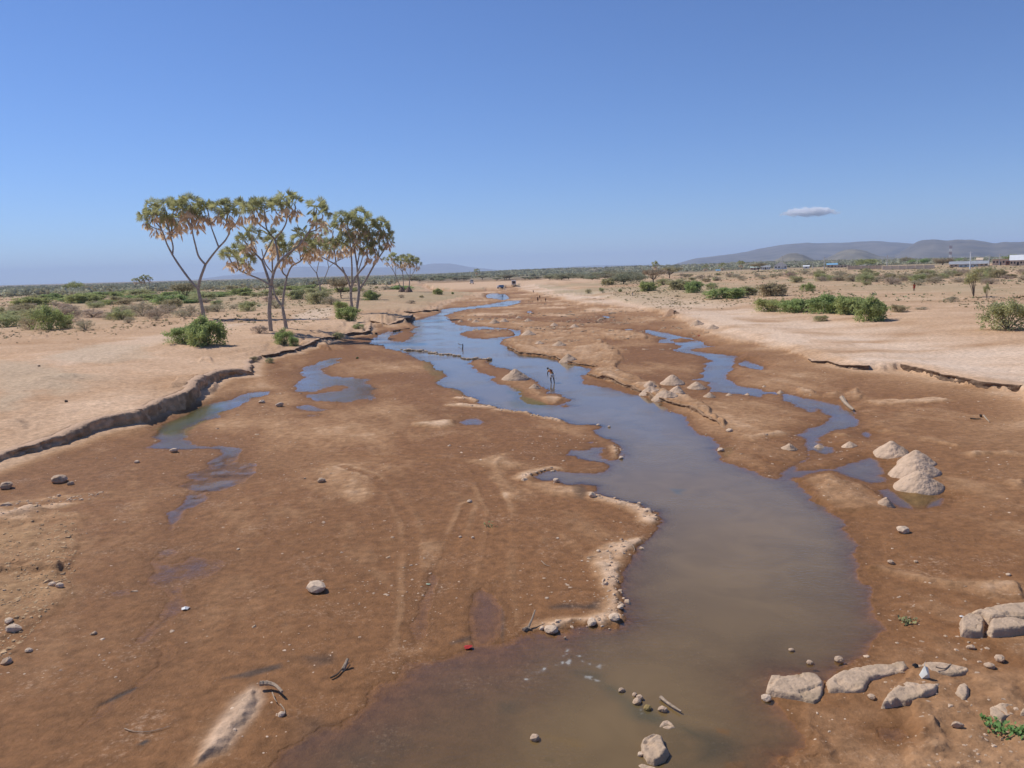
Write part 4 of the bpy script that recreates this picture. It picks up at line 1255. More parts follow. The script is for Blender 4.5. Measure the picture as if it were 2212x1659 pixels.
stick('C2', [(2082, 1218), (2130, 1255), (2180, 1290), (2215, 1310)], .045, 'short driftwood stick lying in the water beside the stepping stones', z=.06)
upstick('C2', 1205, 775, 1268, 632, .035, 'leaning pale stick at the corner of mud and river, lower centre', M_wood, dy=.5)
stick('C2', [(1190, 775), (1215, 762), (1240, 770)], .05, 'bundle of debris at the foot of the leaning pale stick', z=.05)
stick('C2', [(-60, 1090), (-20, 1065), (10, 1035), (60, 990)], .03, 'dark crooked branch lying on mud at lower left centre', M_woodd, z=.05)
upstick('C2', 12, 1030, 50, 950, .06, 'broad grey splinter of wood rising from the crooked branch', M_wood, dy=.25, cat='driftwood', name='driftwood')
stick('C1', [(810, 1412), (870, 1430), (960, 1436), (1040, 1420), (1105, 1400)], .012, 'thin curved pale twig at lower left', M_wood, z=.03, name='twig', cat='twig')
stick('C1', [(1690, 1155), (1740, 1150), (1790, 1165), (1835, 1205)], .07, 'curved grey driftwood on the head of the bottom sand ridge', z=.16)
stick('C1', [(1770, 1190), (1785, 1230), (1800, 1255)], .016, 'thin root hanging from the sand ridge driftwood, left one', z=.08, name='twig', cat='twig')
stick('C1', [(1820, 1255), (1845, 1290), (1850, 1310)], .014, 'thin root ending at the pale clod by the sand ridge', z=.04, name='twig', cat='twig')
stick('C2', [(1308, 322), (1335, 345), (1368, 358)], .015, 'short twig on the wet mud left of the white rim', z=.03, name='twig', cat='twig')
stick('C2', [(1600, 300), (1640, 292), (1665, 288)], .014, 'short twig beside the bright white stone', z=.03, name='twig', cat='twig')
stick('C2', [(1895, 215), (1912, 245), (1905, 268)], .014, 'pale twig hooked on the river edge rim', z=.05, name='twig', cat='twig')
stick('B4', [(690, 645), (720, 690), (760, 725), (792, 750)], .17, 'thick pale log lying beside the side channel at right', M_wood, z=.12, name='log', cat='log')
upstick('B2', 1836, 210, 1838, 162, .09, 'dark forked stump standing in the blue stream', M_woodd, cat='stump', name='stump')
stick('B2', [(1800, 178), (1818, 186), (1836, 190)], .06, 'dark side fork of the stump in the blue stream', M_woodd, z=.25)
upstick('B4', 1895, 800, 1885, 772, .09, 'short dark stump on the right flat', M_woodd, cat='stump', name='stump')
stick('B4', [(1800, 815), (1850, 820), (1893, 822)], .05, 'dark stick lying left of the short stump on the right flat', M_woodd)
stick('B4', [(1915, 790), (1940, 820), (1965, 845)], .06, 'pale stick lying right of the short stump on the right flat')
stick('C3', [(1640, 1020), (1700, 1030), (1740, 1000)], .02, 'thin straw stalk leaning on the flat slab behind the white bag', z=.1, name='twig', cat='twig')
stick('A2', [(1240, 1356), (1290, 1345), (1380, 1330)], .14, 'dark driftwood log at the inner bend of the blue stream', M_woodd, z=.1, name='log', cat='log')
upstick('A2', 1088, 1378, 1092, 1362, .3, 'dark lump of wood at the tip of the bank in the blue stream', M_woodd, cat='stump', name='stump')
upstick('A2', 800, 1240, 800, 1160, .05, 'thin pole stuck in the bank under the right palms', M_wood, cat='pole', name='pole')

# ------------------------------------------------------------ litter
p = at('C3', 1578, 1068)
mb = MB()
s = (p - CAMP).length / FPX * FR['C3'][2] / 4
mb.tri_soup([(-22 * s, -.02, 0), (24 * s, .0, 0), (22 * s, .05, 40 * s), (14 * s, .03, 58 * s), (-4 * s, .02, 68 * s), (-8 * s, .04, 60 * s), (0, -.09, 34 * s), (-6 * s, .10, 40 * s), (-3 * s, .015, 100 * s), (-26 * s, .08, 10 * s)],
            [(0, 1, 6), (1, 2, 6), (2, 3, 6), (3, 4, 6), (4, 5, 6), (5, 0, 6), (0, 5, 7), (5, 4, 7), (4, 3, 7), (3, 2, 7), (2, 1, 7), (4, 8, 5), (0, 9, 5), (0, 9, 7)])
o = mb.build('plastic_bag', mat('white_plastic', (.78, .78, .72), .45, 12., .1, trans=.2), loc=p)
tag(o, 'crumpled pointed white plastic bag standing between the rock slabs', 'plastic bag')
p = at('C3', 1520, 1000)
M_gapshade = mat('gap_shade', (.02, .018, .018), .6)


def scrap(f, x, y, w, label, m, name='litter', cat='litter', hgt=.3):
    p = at(f, x, y)
    r = w * pscale(f) * (p - CAMP).length / FPX / 2
    mb = MB()
    n = 9
    V = [(0, 0, r * hgt)]
    for i in range(n):
        a_ = i / n * 6.283
        rr = r * random.uniform(.6, 1.05)
        V.append((math.cos(a_) * rr, math.sin(a_) * rr * .8, random.uniform(.0, .35) * r * hgt * 2))
    V.append((0, 0, 0))
    mb.tri_soup(V, [(0, 1 + i, 1 + (i + 1) % n) for i in range(n)] + [(n + 1, 1 + (i + 1) % n, 1 + i) for i in range(n)])
    o = mb.build(name, m, loc=p + Vector((0, 0, .015)))
    return tag(o, label, cat)


scrap('C3', 1512, 995, 44, 'black piece painted as stone shadow between the long slab and the flat slab', M_gapshade, hgt=.9)  # near-black piece standing in for the shadow between the slabs
M_red = mat('red_cloth', (.42, .035, .03), .85)
scrap('C2', 832, 885, 75, 'red cloth scrap half sunk where mud meets the murky water', M_red, 'cloth', 'cloth', .4)
scrap('A3', 1667, 962, 24, 'small red cloth on the right bank above the side channel', M_red, 'cloth', 'cloth', .8)
scrap('C1', 1205, 632, 62, 'white litter scrap beside the thin left rivulet', mat('white_scrap', (.75, .73, .7), .6), hgt=.5)
scrap('C2', 572, 470, 34, 'small pale green scrap in the mud rut', mat('green_scrap', (.35, .42, .3), .6), hgt=.2)
scrap('B2', 925, 292, 34, 'small green leafy clump on the mud behind the middle puddle', mat('green_clump', (.06, .13, .03), .8), 'weed_clump', 'plant', .9)
scrap('C3', 1810, 675, 34, 'white scrap on the edge of the squared block', mat('white_scrap2', (.8, .78, .75), .6), hgt=.5)

# ------------------------------------------------------------ foliage meshes
def leaf_soup(P, size, aspect=.45, droop=.3, rs=None):
    """one small rhombic leaf cluster (2 triangles) at every point"""
    n = len(P)
    a = rng.normal(size=(n, 3)); a[:, 2] -= droop
    a /= np.linalg.norm(a, axis=1)[:, None]
    b = rng.normal(size=(n, 3))
    b -= a * (a * b).sum(1)[:, None]
    b /= np.linalg.norm(b, axis=1)[:, None]
    s = size * rng.uniform(.6, 1.4, n)[:, None]
    V = np.stack([P, P + a * s * .5 + b * s * aspect * .5, P + a * s, P + a * s * .5 - b * s * aspect * .5], 1).reshape(-1, 3)
    Fc = (np.array([[0, 1, 2, 3]])[None] + (np.arange(n) * 4)[:, None, None]).reshape(-1, 4)
    return V, Fc


def shrub_meshes(kind, seed):
    """unit shrub (radius about 1, height by kind): returns stems mesh, foliage mesh"""
    random.seed(seed)
    r2 = np.random.default_rng(seed)
    mb = MB()
    ends = []
    ns, hgt, spread, nleaf, ls = {'green': (16, .95, 1.0, 5200, .085), 'dry': (20, .95, .95, 2200, .05), 'olive': (16, 1.0, .95, 3600, .065), 'tall': (12, 1.9, .8, 2600, .07)}[kind]
    for i in range(ns):
        a_ = random.uniform(0, 6.283)
        rr = math.sqrt(random.random()) * spread
        tip = Vector((math.cos(a_) * rr, math.sin(a_) * rr, hgt * (1.02 - .55 * rr ** 2) * random.uniform(.75, 1.1)))
        mid = tip * .5 + Vector((0, 0, .12 * hgt))
        pth = crspline([Vector((0, 0, -.03)), mid * random.uniform(.9, 1.1), tip], 3)
        mb.tube(pth, [.022 * (1 - .8 * j / (len(pth) - 1)) for j in range(len(pth))], 4, cap=False)
        ends.append((mid, tip))
        for _ in range(3 if kind != 'dry' else 6):
            t = random.uniform(.35, 1)
            b0 = mid.lerp(tip, t)
            e = b0 + Vector((random.gauss(0, .22), random.gauss(0, .22), random.uniform(-.02, .25)))
            mb.tube([b0, e], [.009, .003], 3, cap=False)
            ends.append((b0, e))
    C_ = []
    per = nleaf // len(ends)
    for a_, b_ in ends:
        t = r2.uniform(.35, 1.12, (per, 1))
        c_ = np.array(a_) * (1 - t) + np.array(b_) * t
        C_.append(c_ + r2.normal(0, .085 if kind != 'dry' else .06, (per, 3)) * np.array([1, 1, .8]))
    P_ = np.concatenate(C_)
    if kind != 'tall':   # low skirts so that the shrub sits on the ground
        k = r2.integers(0, len(P_), 900)
        Q_ = P_[k].copy(); Q_[:, :2] *= 1.05; Q_[:, 2] *= r2.uniform(.05, .6, 900)
        P_ = np.concatenate([P_, Q_])
    P_[:, 2] = np.abs(P_[:, 2])
    V, Fc = leaf_soup(P_, ls * 1.5, .42)
    return mb.mesh('stems'), np_mesh('foliage', V, Fc, False)


def tree_meshes(kind, seed):
    """acacia: short trunk with a wide flat crown, unit crown radius 1"""
    random.seed(seed)
    r2 = np.random.default_rng(seed)
    mb = MB()
    H0 = {'acacia': 1.25, 'bushy': 1.35}[kind]
    fork = Vector((random.uniform(-.08, .08), 0, H0 * (.3 if kind == 'acacia' else .18)))
    mb.tube(crspline([Vector((0, 0, -.05)), fork * .5 + Vector((.03, 0, 0)), fork], 3), [.06, .055, .05, .05, .048, .046, .045][:7], 6)
    ends = []
    for i in range(15):
        a_ = i / 15 * 6.283 + random.uniform(-.3, .3)
        rr = random.uniform(.25, 1)
        if kind == 'acacia':
            tip = Vector((math.cos(a_) * rr, math.sin(a_) * rr, H0 * random.uniform(.82, .98) - .10 * rr))
        else:
            tip = Vector((math.cos(a_) * rr, math.sin(a_) * rr, H0 * random.uniform(.4, .98) * (1 - .25 * rr)))
        mid = fork.lerp(tip, .5) + Vector((0, 0, -.08 if kind == 'acacia' else .05))
        pth = crspline([fork, mid, tip], 3)
        mb.tube(pth, [.026 * (1 - .75 * j / (len(pth) - 1)) for j in range(len(pth))], 4, cap=False)
        ends.append(tip)
        for _ in range(3):
            e = tip.lerp(mid, random.uniform(0, .5)) + Vector((random.gauss(0, .2), random.gauss(0, .2), random.uniform(-.02, .1)))
            mb.tube([mid.lerp(tip, .6), e], [.01, .004], 3, cap=False)
            ends.append(e)
    C_ = []
    for e in ends:
        C_.append(np.array(e) + r2.normal(0, 1, (70, 3)) * (np.array([.15, .15, .05]) if kind == 'acacia' else np.array([.14, .14, .12])))
    V, Fc = leaf_soup(np.concatenate(C_), .105, .5, 0)
    return mb.mesh('trunk'), np_mesh('crown', V, Fc, False)


M_bark = mat('bark', (.17, .135, .105), .9, 14., .3)
M_leafg = mat('leaf_green', (.36, .42, .16), .7, 2.2, .45, trans=.45, rand=.5)
M_leafo = mat('leaf_olive', (.46, .44, .23), .75, 2.2, .4, trans=.45, rand=.7)
M_leafd = mat('leaf_dry', (.52, .44, .31), .85, 3., .35, trans=.4, rand=.6)
M_leafa = mat('leaf_acacia', (.33, .33, .21), .8, 3., .4, trans=.4, rand=.6)
M_leafb = mat('leaf_brownish', (.40, .34, .22), .8, 3., .4, trans=.4, rand=.5)
VAR = {}
for k in ('green', 'dry', 'olive', 'tall'):
    VAR[k] = [shrub_meshes(k, 300 + i * 7 + len(k)) for i in range(3)]
for k in ('acacia', 'bushy'):
    VAR[k] = [tree_meshes(k, 500 + i * 5 + len(k)) for i in range(3)]
KMAT = {'green': M_leafg, 'dry': M_leafd, 'olive': M_leafo, 'tall': M_leafo, 'acacia': M_leafb, 'bushy': M_leafa}
PRO = {}
UNITH = {'green': 1.0, 'dry': 1.05, 'olive': 1.05, 'tall': 2.0, 'acacia': 1.25, 'bushy': 1.3}
random.seed(5)


def plant(kind, loc, R, hgt, label, group=None, var=None, m=None, rz=None):
    v = random.randrange(3) if var is None else var
    m = m or KMAT[kind]
    key = (kind, v, m.name)
    istree = kind in ('acacia', 'bushy')
    if key not in PRO:
        a_, b_ = VAR[kind][v]
        a_ = a_.copy(); b_ = b_.copy()
        a_.materials.append(M_bark); b_.materials.append(m)
        PRO[key] = (a_, b_)
    a_, b_ = PRO[key]
    root = bpy.data.objects.new('acacia_tree' if kind == 'acacia' else ('bushy_tree' if kind == 'bushy' else 'shrub'), None)
    COL.objects.link(root)
    root.location = (loc[0], loc[1], loc[2] - .03)
    root.rotation_euler = (0, 0, random.uniform(0, 6.28) if rz is None else rz)
    sz = .88 * hgt / UNITH[kind]
    root.scale = (R, R, sz)
    for nm, me_ in (('trunk' if istree else 'stem', a_), ('crown' if istree else 'foliage', b_)):
        o_ = bpy.data.objects.new(nm, me_)
        COL.objects.link(o_)
        o_.parent = root
    tag(root, label, 'tree' if istree else 'shrub', group)
    return root


def plant_px(f, x, y, w, h, kind, label, group=None, m=None):
    p = at(f, x, y)
    k = (p - CAMP).length / FPX * pscale(f)
    return plant(kind, p, w * k / 2, h * k, label, group, None, m)


M_leafbr = mat('leaf_bright', (.34, .42, .16), .7, 2.2, .4, trans=.45, rand=.3)
for a in [('A1', 1790, 1470, 330, 230, 'green', 'feathery bright green bush at the foot of the leftmost tall palm', M_leafbr),
          ('A1', 1590, 1450, 330, 150, 'olive', 'low pale green left half of the bush below the leftmost palm', M_leafbr),
          ('A1', 430, 1335, 270, 190, 'olive', 'rounded olive green shrub nearest at the far left', M_leafg),
          ('A1', 285, 1335, 170, 130, 'dry', 'thin greyish shrub left of the rounded olive one', M_leafo),
          ('A1', 600, 1270, 230, 150, 'dry', 'brownish bare shrub right behind the rounded olive one', None),
          ('A1', 60, 1310, 280, 100, 'olive', 'low olive shrub cut by the left edge', None),
          ('A1', 560, 1325, 120, 70, 'olive', 'small green shrub at the right foot of the rounded olive one', None),
          ('A1', 740, 1342, 150, 95, 'dry', 'sparse dry shrub with thin stems on the left plain', None),
          ('A1', 1235, 1222, 220, 130, 'dry', 'dry thorn bush with a dark stem left of the leftmost palm', None),
          ('A1', 1600, 1100, 180, 170, 'acacia', 'brownish small acacia just left of the leftmost palm trunk', None),
          ('A1', 1640, 1225, 160, 110, 'dry', 'bare dry shrub below the small acacia', None),
          ('A1', 1350, 1255, 60, 40, 'dry', 'small dry tuft left of the leaning palm', None),
          ('A1', 1110, 1280, 90, 60, 'dry', 'small dry tuft on the open left bank', None),
          ('A1', 940, 1250, 100, 50, 'dry', 'low dry tuft in the middle of the left bank', None),
          ('A1', 1450, 1190, 180, 80, 'dry', 'pale dry shrub between thorn bush and palm', None),
          ('A1', 1880, 1180, 160, 70, 'dry', 'pale dry shrub right of the leftmost palm trunk', None),
          ('A1', 2140, 1178, 160, 90, 'olive', 'small spreading shrub between the first two palms', None),
          ('A1', 270, 1125, 250, 62, 'green', 'wide green shrub mound at far left', None),
          ('A1', 710, 1108, 250, 75, 'green', 'wide green shrub mound on the left plain, second from left', None),
          ('A1', 1010, 1066, 120, 50, 'green', 'small bright green shrub mound on the left plain', None),
          ('A1', 640, 1012, 130, 85, 'bushy', 'round dark green tree rising above the left horizon', M_leafg),
          ('A1', 830, 1018, 180, 62, 'bushy', 'flat brownish thicket tree right of the round dark tree', M_leafb),
          ('A1', 985, 1016, 150, 60, 'bushy', 'dark low tree at the edge of the left plain', None),
          ('A2', 300, 1465, 190, 140, 'olive', 'green bush around the foot of the twin palms', M_leafbr),
          ('A2', 380, 1480, 110, 90, 'olive', 'small green bush hanging on the bank right of the twin palms', M_leafbr),
          ('A2', 80, 1370, 150, 80, 'dry', 'grey dry bush left of the twin palms', None),
          ('A2', 850, 1255, 200, 120, 'green', 'dark green bush at the foot of the right palm cluster', None),
          ('A2', 790, 1175, 160, 90, 'olive', 'feathery green bush above the dark one at the right palm cluster', M_leafg),
          ('A2', 1045, 1080, 130, 85, 'green', 'round green shrub on sand right of the palm cluster', None),
          ('A2', 1622, 1032, 92, 52, 'green', 'small dark green shrub on the open sand bank', None),
          ('A2', 1750, 1030, 26, 20, 'green', 'tiny green tuft right of the small dark green shrub', None),
          ('A2', 590, 1115, 260, 120, 'olive', 'olive shrub thicket between the palm groups, front', None),
          ('A2', 410, 1075, 170, 90, 'green', 'green shrub behind the twin palms', M_leafo),
          ('A2', 790, 1065, 190, 190, 'acacia', 'brownish acacia standing left of the right palm cluster', None),
          ('A2', 940, 1330, 120, 50, 'olive', 'yellowish weeds on the eroded bank edge', None),
          ('A2', 760, 1415, 110, 60, 'olive', 'olive weeds on the eroded bank below the palms', None),
          ('A2', 170, 1625, 70, 50, 'olive', 'small weeds at the lower bank near the mud', None),
          ('A2', 30, 1610, 90, 40, 'olive', 'low weeds on the lower bank left of the others', None),
          ('A2', 1390, 1112, 90, 36, 'dry', 'flat dry tuft on the sand bank by the river', None),
          ('A2', 1305, 1062, 60, 34, 'dry', 'dry tuft below the far small palms', None),
          ('A2', 1480, 1060, 46, 22, 'olive', 'tiny olive tuft right of the far small palms', None),
          ('A3', 1220, 572, 180, 85, 'green', 'green shrub at the head of the right bank', None),
          ('A3', 1500, 560, 200, 90, 'green', 'olive green shrub left of the vivid green one', M_leafo),
          ('A3', 1620, 586, 150, 105, 'green', 'vivid green round shrub on the right bank', M_leafbr),
          ('A3', 1900, 632, 330, 90, 'green', 'wide green shrub mound with a dark hollow on the right bank', None),
          ('A3', 2080, 606, 200, 75, 'green', 'lighter green shrub mound joined to the wide one', M_leafo),
          ('A3', 1775, 556, 115, 60, 'olive', 'small olive shrub behind the wide mound', None),
          ('A3', 1275, 512, 190, 140, 'acacia', 'spreading brown thorn tree at the right bank head, left of two', None),
          ('A3', 1415, 460, 170, 105, 'acacia', 'spreading brown thorn tree at the right bank head, right of two', None),
          ('A3', 1015, 512, 180, 110, 'bushy', 'dense grey green tree on the right bank head', None),
          ('A3', 1130, 492, 150, 75, 'bushy', 'low grey green thicket beside the dense tree', None),
          ('A3', 890, 518, 125, 62, 'green', 'green bush at the end of the far sand flat', M_leafo),
          ('A3', 905, 446, 112, 62, 'acacia', 'dark umbrella shaped acacia beyond the far sand flat', M_leafa),
          ('A3', 1360, 520, 120, 60, 'olive', 'yellow green bush in front of the thorn trees', None),
          ('A3', 985, 578, 30, 26, 'green', 'tiny green tuft near two standing people', None),
          ('A3', 715, 592, 70, 46, 'dry', 'dry grassy clump on the stony flat upstream', M_leafo),
          ('A3', 825, 575, 60, 34, 'olive', 'olive grassy clump on the stony flat upstream', None),
          ('A4', 90, 612, 230, 110, 'green', 'olive green shrub behind the long green thicket, left', M_leafo),
          ('A4', 392, 572, 130, 70, 'olive', 'small olive shrub behind the long green thicket', M_leafg),
          ('A4', 60, 745, 330, 110, 'olive', 'left thin end of the long green thicket on the right bank', M_leafg),
          ('A4', 300, 750, 300, 110, 'green', 'second shrub from the left in the long green thicket', None),
          ('A4', 560, 755, 330, 150, 'green', 'middle shrub of the long green thicket', None),
          ('A4', 760, 770, 320, 150, 'green', 'fourth shrub of the long green thicket', None),
          ('A4', 930, 825, 260, 190, 'green', 'vivid green front shrub at the right end of the long thicket', M_leafbr),
          ('A4', 515, 830, 140, 52, 'olive', 'low olive sprawl in front of the long thicket', None),
          ('A4', 1180, 752, 170, 62, 'olive', 'yellowish low shrub right of the long thicket', None),
          ('A4', 1385, 730, 100, 24, 'dry', 'flat sparse tuft on open sand right of the thicket', None),
          ('A4', 2120, 905, 390, 230, 'olive', 'large olive shrub at the right edge of the picture', None),
          ('A4', 1830, 625, 190, 240, 'tall', 'tall yellowish shrub with bare stems on the right plain', None),
          ('A4', 1942, 640, 60, 130, 'tall', 'thin tall shrub right of the yellowish one', None),
          ('A4', 1640, 665, 110, 50, 'dry', 'grey dry shrub left of the yellowish tall one', None),
          ('A4', 1310, 560, 10, 12, 'dry', 'tiny dry tuft beside the person in red', None),
          ('A4', 900, 352, 165, 62, 'bushy', 'dark green tree with reddish top before the small hill', M_leafg),
          ('A4', 1248, 330, 85, 52, 'bushy', 'brownish tree behind the pale wall', M_leafb),
          ('A4', 1305, 338, 90, 40, 'bushy', 'green tree behind the pale wall, left of two', M_leafg),
          ('A4', 1400, 336, 80, 46, 'bushy', 'green tree behind the pale wall, right of two', M_leafg),
          ('A4', 1560, 345, 160, 60, 'bushy', 'wide olive tree near the radio mast', M_leafb),
          ('A4', 1712, 322, 84, 36, 'bushy', 'green tree just right of the radio mast', M_leafg),
          ('A4', 2165, 320, 120, 64, 'bushy', 'large green tree beside the white roofed building', M_leafg),
          ('A3', 2180, 405, 110, 80, 'acacia', 'flat topped tree in front of the pale sheds', M_leafb)]:
    plant_px(*a[:7], m=a[7])

# plants of the plains that nothing tells apart
ZL = "A1 -300,1010 2300,985 A2 900,955 A2 1300,985 A2 1000,1060 A2 700,1120 A1 2100,1200 A1 1300,1250 A1 -300,1300"
ZG = "A1 300,1080 800,1050 1300,1010 2212,970 A2 300,960 1350,955 1330,990 900,1010 200,1060 A1 1500,1120 800,1130"
ZR = "A3 1480,435 1800,430 2212,425 A4 500,425 1000,425 2300,410 A4 2400,480 1700,540 900,520 300,500 0,480 A3 1800,500 1500,480"
ZM = "A3 -900,470 500,455 1200,440 1200,470 900,475 -900,488"


PL_L = [(60, 'near the left picture edge'), (130, 'left of the leftmost tall palm'), (215, 'around the trunk of the leftmost palm'), (262, 'between the leftmost palm and the twin palms'), (310, 'behind the twin palms'), (365, 'behind the right palm cluster'), (2000, 'beyond the palms')]
PL_R = [(690, 'beside the thorn trees'), (755, 'left of the pointed gable house'), (815, 'below the pointed gable house'), (850, 'below the blue roofed building'), (905, 'below the sand coloured walls'), (945, 'below the radio mast'), (985, 'around the tall white light pole'), (2000, 'near the right picture edge')]
PL_M = [(420, 'behind the small far palms'), (465, 'left of the white minibus'), (500, 'behind the white minibus'), (525, 'behind the blue and white truck'), (570, 'right of the open backed truck'), (2000, 'near the thorn trees')]


def zone(spec, n, kinds, wmin, wmax, words_of, place, plurals, hr_=(.35, .6), ms=None, z=1.7):
    T = [px(f, x, y) for f, x, y in _parse(spec)]
    xs = [t[0] for t in T]; ys = [t[1] for t in T]
    got = tries = 0
    while got < n and tries < n * 60:
        tries += 1
        X, Y = random.uniform(min(xs), max(xs)), random.uniform(min(ys), max(ys))
        if not _in2(X, Y, T):
            continue
        p = hit(X, Y)
        kd = random.choice(kinds)
        R = random.uniform(wmin, wmax)
        d_ = math.hypot(p.x, p.y)
        row = 'front' if d_ < 190 else ('middle' if d_ < 330 else ('rear' if d_ < 520 else 'farthest'))
        pl = next(w for lim, w in place if X < lim)
        size = 'small' if R < wmin + (wmax - wmin) * .38 else ('large' if R > wmin + (wmax - wmin) * .72 else 'midsized')
        lb = f'{size} {words_of(kd)}, {row} row, {pl}'
        plant(kd, p, R, R * random.uniform(*hr_) * 2, lb, f'{size} {words_of(kd)}s, {row} belt, {pl}', None, random.choice(ms[kd]) if ms and kd in ms else None)
        got += 1


def _parse(spec):
    out = []; f = 'F'
    for tk in spec.split():
        if tk in FR: f = tk; continue
        x, y = map(float, tk.split(',')); out.append((f, x, y))
    return out


def _in2(x, y, T):
    r = False
    for i in range(len(T)):
        a, b = T[i], T[(i + 1) % len(T)]
        if (a[1] > y) != (b[1] > y) and x < (b[0] - a[0]) * (y - a[1]) / (b[1] - a[1]) + a[0]:
            r = not r
    return r


WORDS = {'dry': 'greyish dry', 'olive': 'olive', 'green': 'green', 'acacia': 'dull brown green acacia', 'bushy': 'dark bushy'}
zone(ZL, 105, ['dry', 'dry', 'olive', 'olive'], 1.5, 3.6, lambda k: WORDS[k] + ' shrub', PL_L, None, (.3, .48))
zone(ZG, 46, ['green', 'green', 'olive'], 3.5, 8., lambda k: 'low spreading ' + WORDS[k] + ' shrub', PL_L, None, (.16, .28))
zone(ZR, 100, ['dry', 'dry', 'olive', 'olive', 'dry'], 1.6, 3.4, lambda k: WORDS[k] + ' shrub', PL_R, None, (.32, .5))
zone(ZM, 44, ['acacia', 'bushy', 'bushy'], 4., 9., lambda k: WORDS[k] + ' tree', PL_M, None, (.3, .42), {'acacia': [M_leafa]})


# small green leafy weed at lower right
def weed(f, x, y, w, label, m, n=60):
    p = at(f, x, y)
    r = w * pscale(f) * (p - CAMP).length / FPX / 2
    mb = MB()
    root = empty('green_weed', p)
    for i in range(n):
        a_ = random.uniform(0, 6.283); rr = r * math.sqrt(random.random())
        c_ = Vector((math.cos(a_) * rr, math.sin(a_) * rr, random.uniform(.03, .5) * r))
        n_ = Vector((random.gauss(0, .5), random.gauss(0, .5), 1)).normalized()
        t = n_.orthogonal().normalized(); b = n_.cross(t)
        ln_ = random.uniform(.05, .1)
        mb.tri_soup([c_, c_ + t * ln_ * .6 + b * ln_ * .4, c_ + t * ln_ * 1.4, c_ + t * ln_ * .6 - b * ln_ * .4], [(0, 1, 2, 3)])
    mb.build('foliage', m, root)
    st = MB()
    for i in range(8):
        a_ = random.uniform(0, 6.283)
        st.tube([(0, 0, -.02), (math.cos(a_) * r * .5, math.sin(a_) * r * .5, .3 * r)], [.01, .005], 4)
    st.build('stem', m, root)
    return tag(root, label, 'plant')


M_weed = mat('weed', (.15, .27, .07), .6, 8., .25, trans=.3)
weed('C3', 2060, 1410, 150, 'bright green leafy weed on the rubble at lower right', M_weed, 110)
weed('C3', 2190, 1420, 100, 'bright green leafy weed cut by the right edge', M_weed, 70)
weed('C3', 1965, 1330, 50, 'tiny green weed above the bright green one', M_weed, 20)
weed('C3', 1450, 715, 110, 'pale trailing weed on mud beside the river at right', mat('weed2', (.24, .24, .10), .8), 40)
weed('C2', 975, 95, 90, 'thin green water weed strand on the wet wheel rut', mat('weed3', (.18, .24, .09), .7), 14)

# low dry ground cover between the shrubs
def tufts(name, P, R_, m, nb=7):
    n = len(P)
    a = rng.uniform(0, 6.283, (n, nb)); l = rng.uniform(.3, 1, (n, nb)) * R_[:, None]
    hx = np.cos(a) * l; hy = np.sin(a) * l
    hz_ = rng.uniform(.35, .95, (n, nb)) * R_[:, None] * .6
    w = .28 * R_[:, None]
    b0 = np.stack([P[:, 0:1] + hx * .3 - np.sin(a) * w, P[:, 1:2] + hy * .3 + np.cos(a) * w, P[:, 2:3] + 0 * hx - .03], 2)
    b1 = np.stack([P[:, 0:1] + hx * .3 + np.sin(a) * w, P[:, 1:2] + hy * .3 - np.cos(a) * w, P[:, 2:3] + 0 * hx - .03], 2)
    b2 = np.stack([P[:, 0:1] + hx, P[:, 1:2] + hy, P[:, 2:3] + hz_], 2)
    V = np.stack([b0, b1, b2], 2).reshape(-1, 3)
    o = add_obj(name, np_mesh(name, V, np.arange(len(V)).reshape(-1, 3), False), m)
    tag(o, kind='stuff')


P, d = scatter(60000, 130, 620, -37, 36, lambda x, y, z, d: (z > 1.1) * (np.abs(x + 8) > 12 + d * .10) * np.clip(.25 + 1.6 * fbm(x, y, 22, 4, 301) + (d - 150) / 700, 0, 1) * .38)
tufts('dry_ground_cover', P, rng.gamma(3, .10, len(P)) * (.45 + d / 330) + .06, mat('ground_cover', (.34, .29, .17), .9, .12, .4, trans=.3))
P, d = scatter(26000, 170, 620, -37, 36, lambda x, y, z, d: (z > 1.1) * (np.abs(x + 8) > 14 + d * .12) * np.clip(-.1 + 2. * fbm(x, y, 35, 4, 311) + (d - 170) / 600, 0, 1) * .3)
tufts('green_ground_cover', P, rng.gamma(3, .11, len(P)) * (.45 + d / 330) + .06, mat('ground_cover_green', (.30, .31, .17), .9, .12, .4, trans=.3))

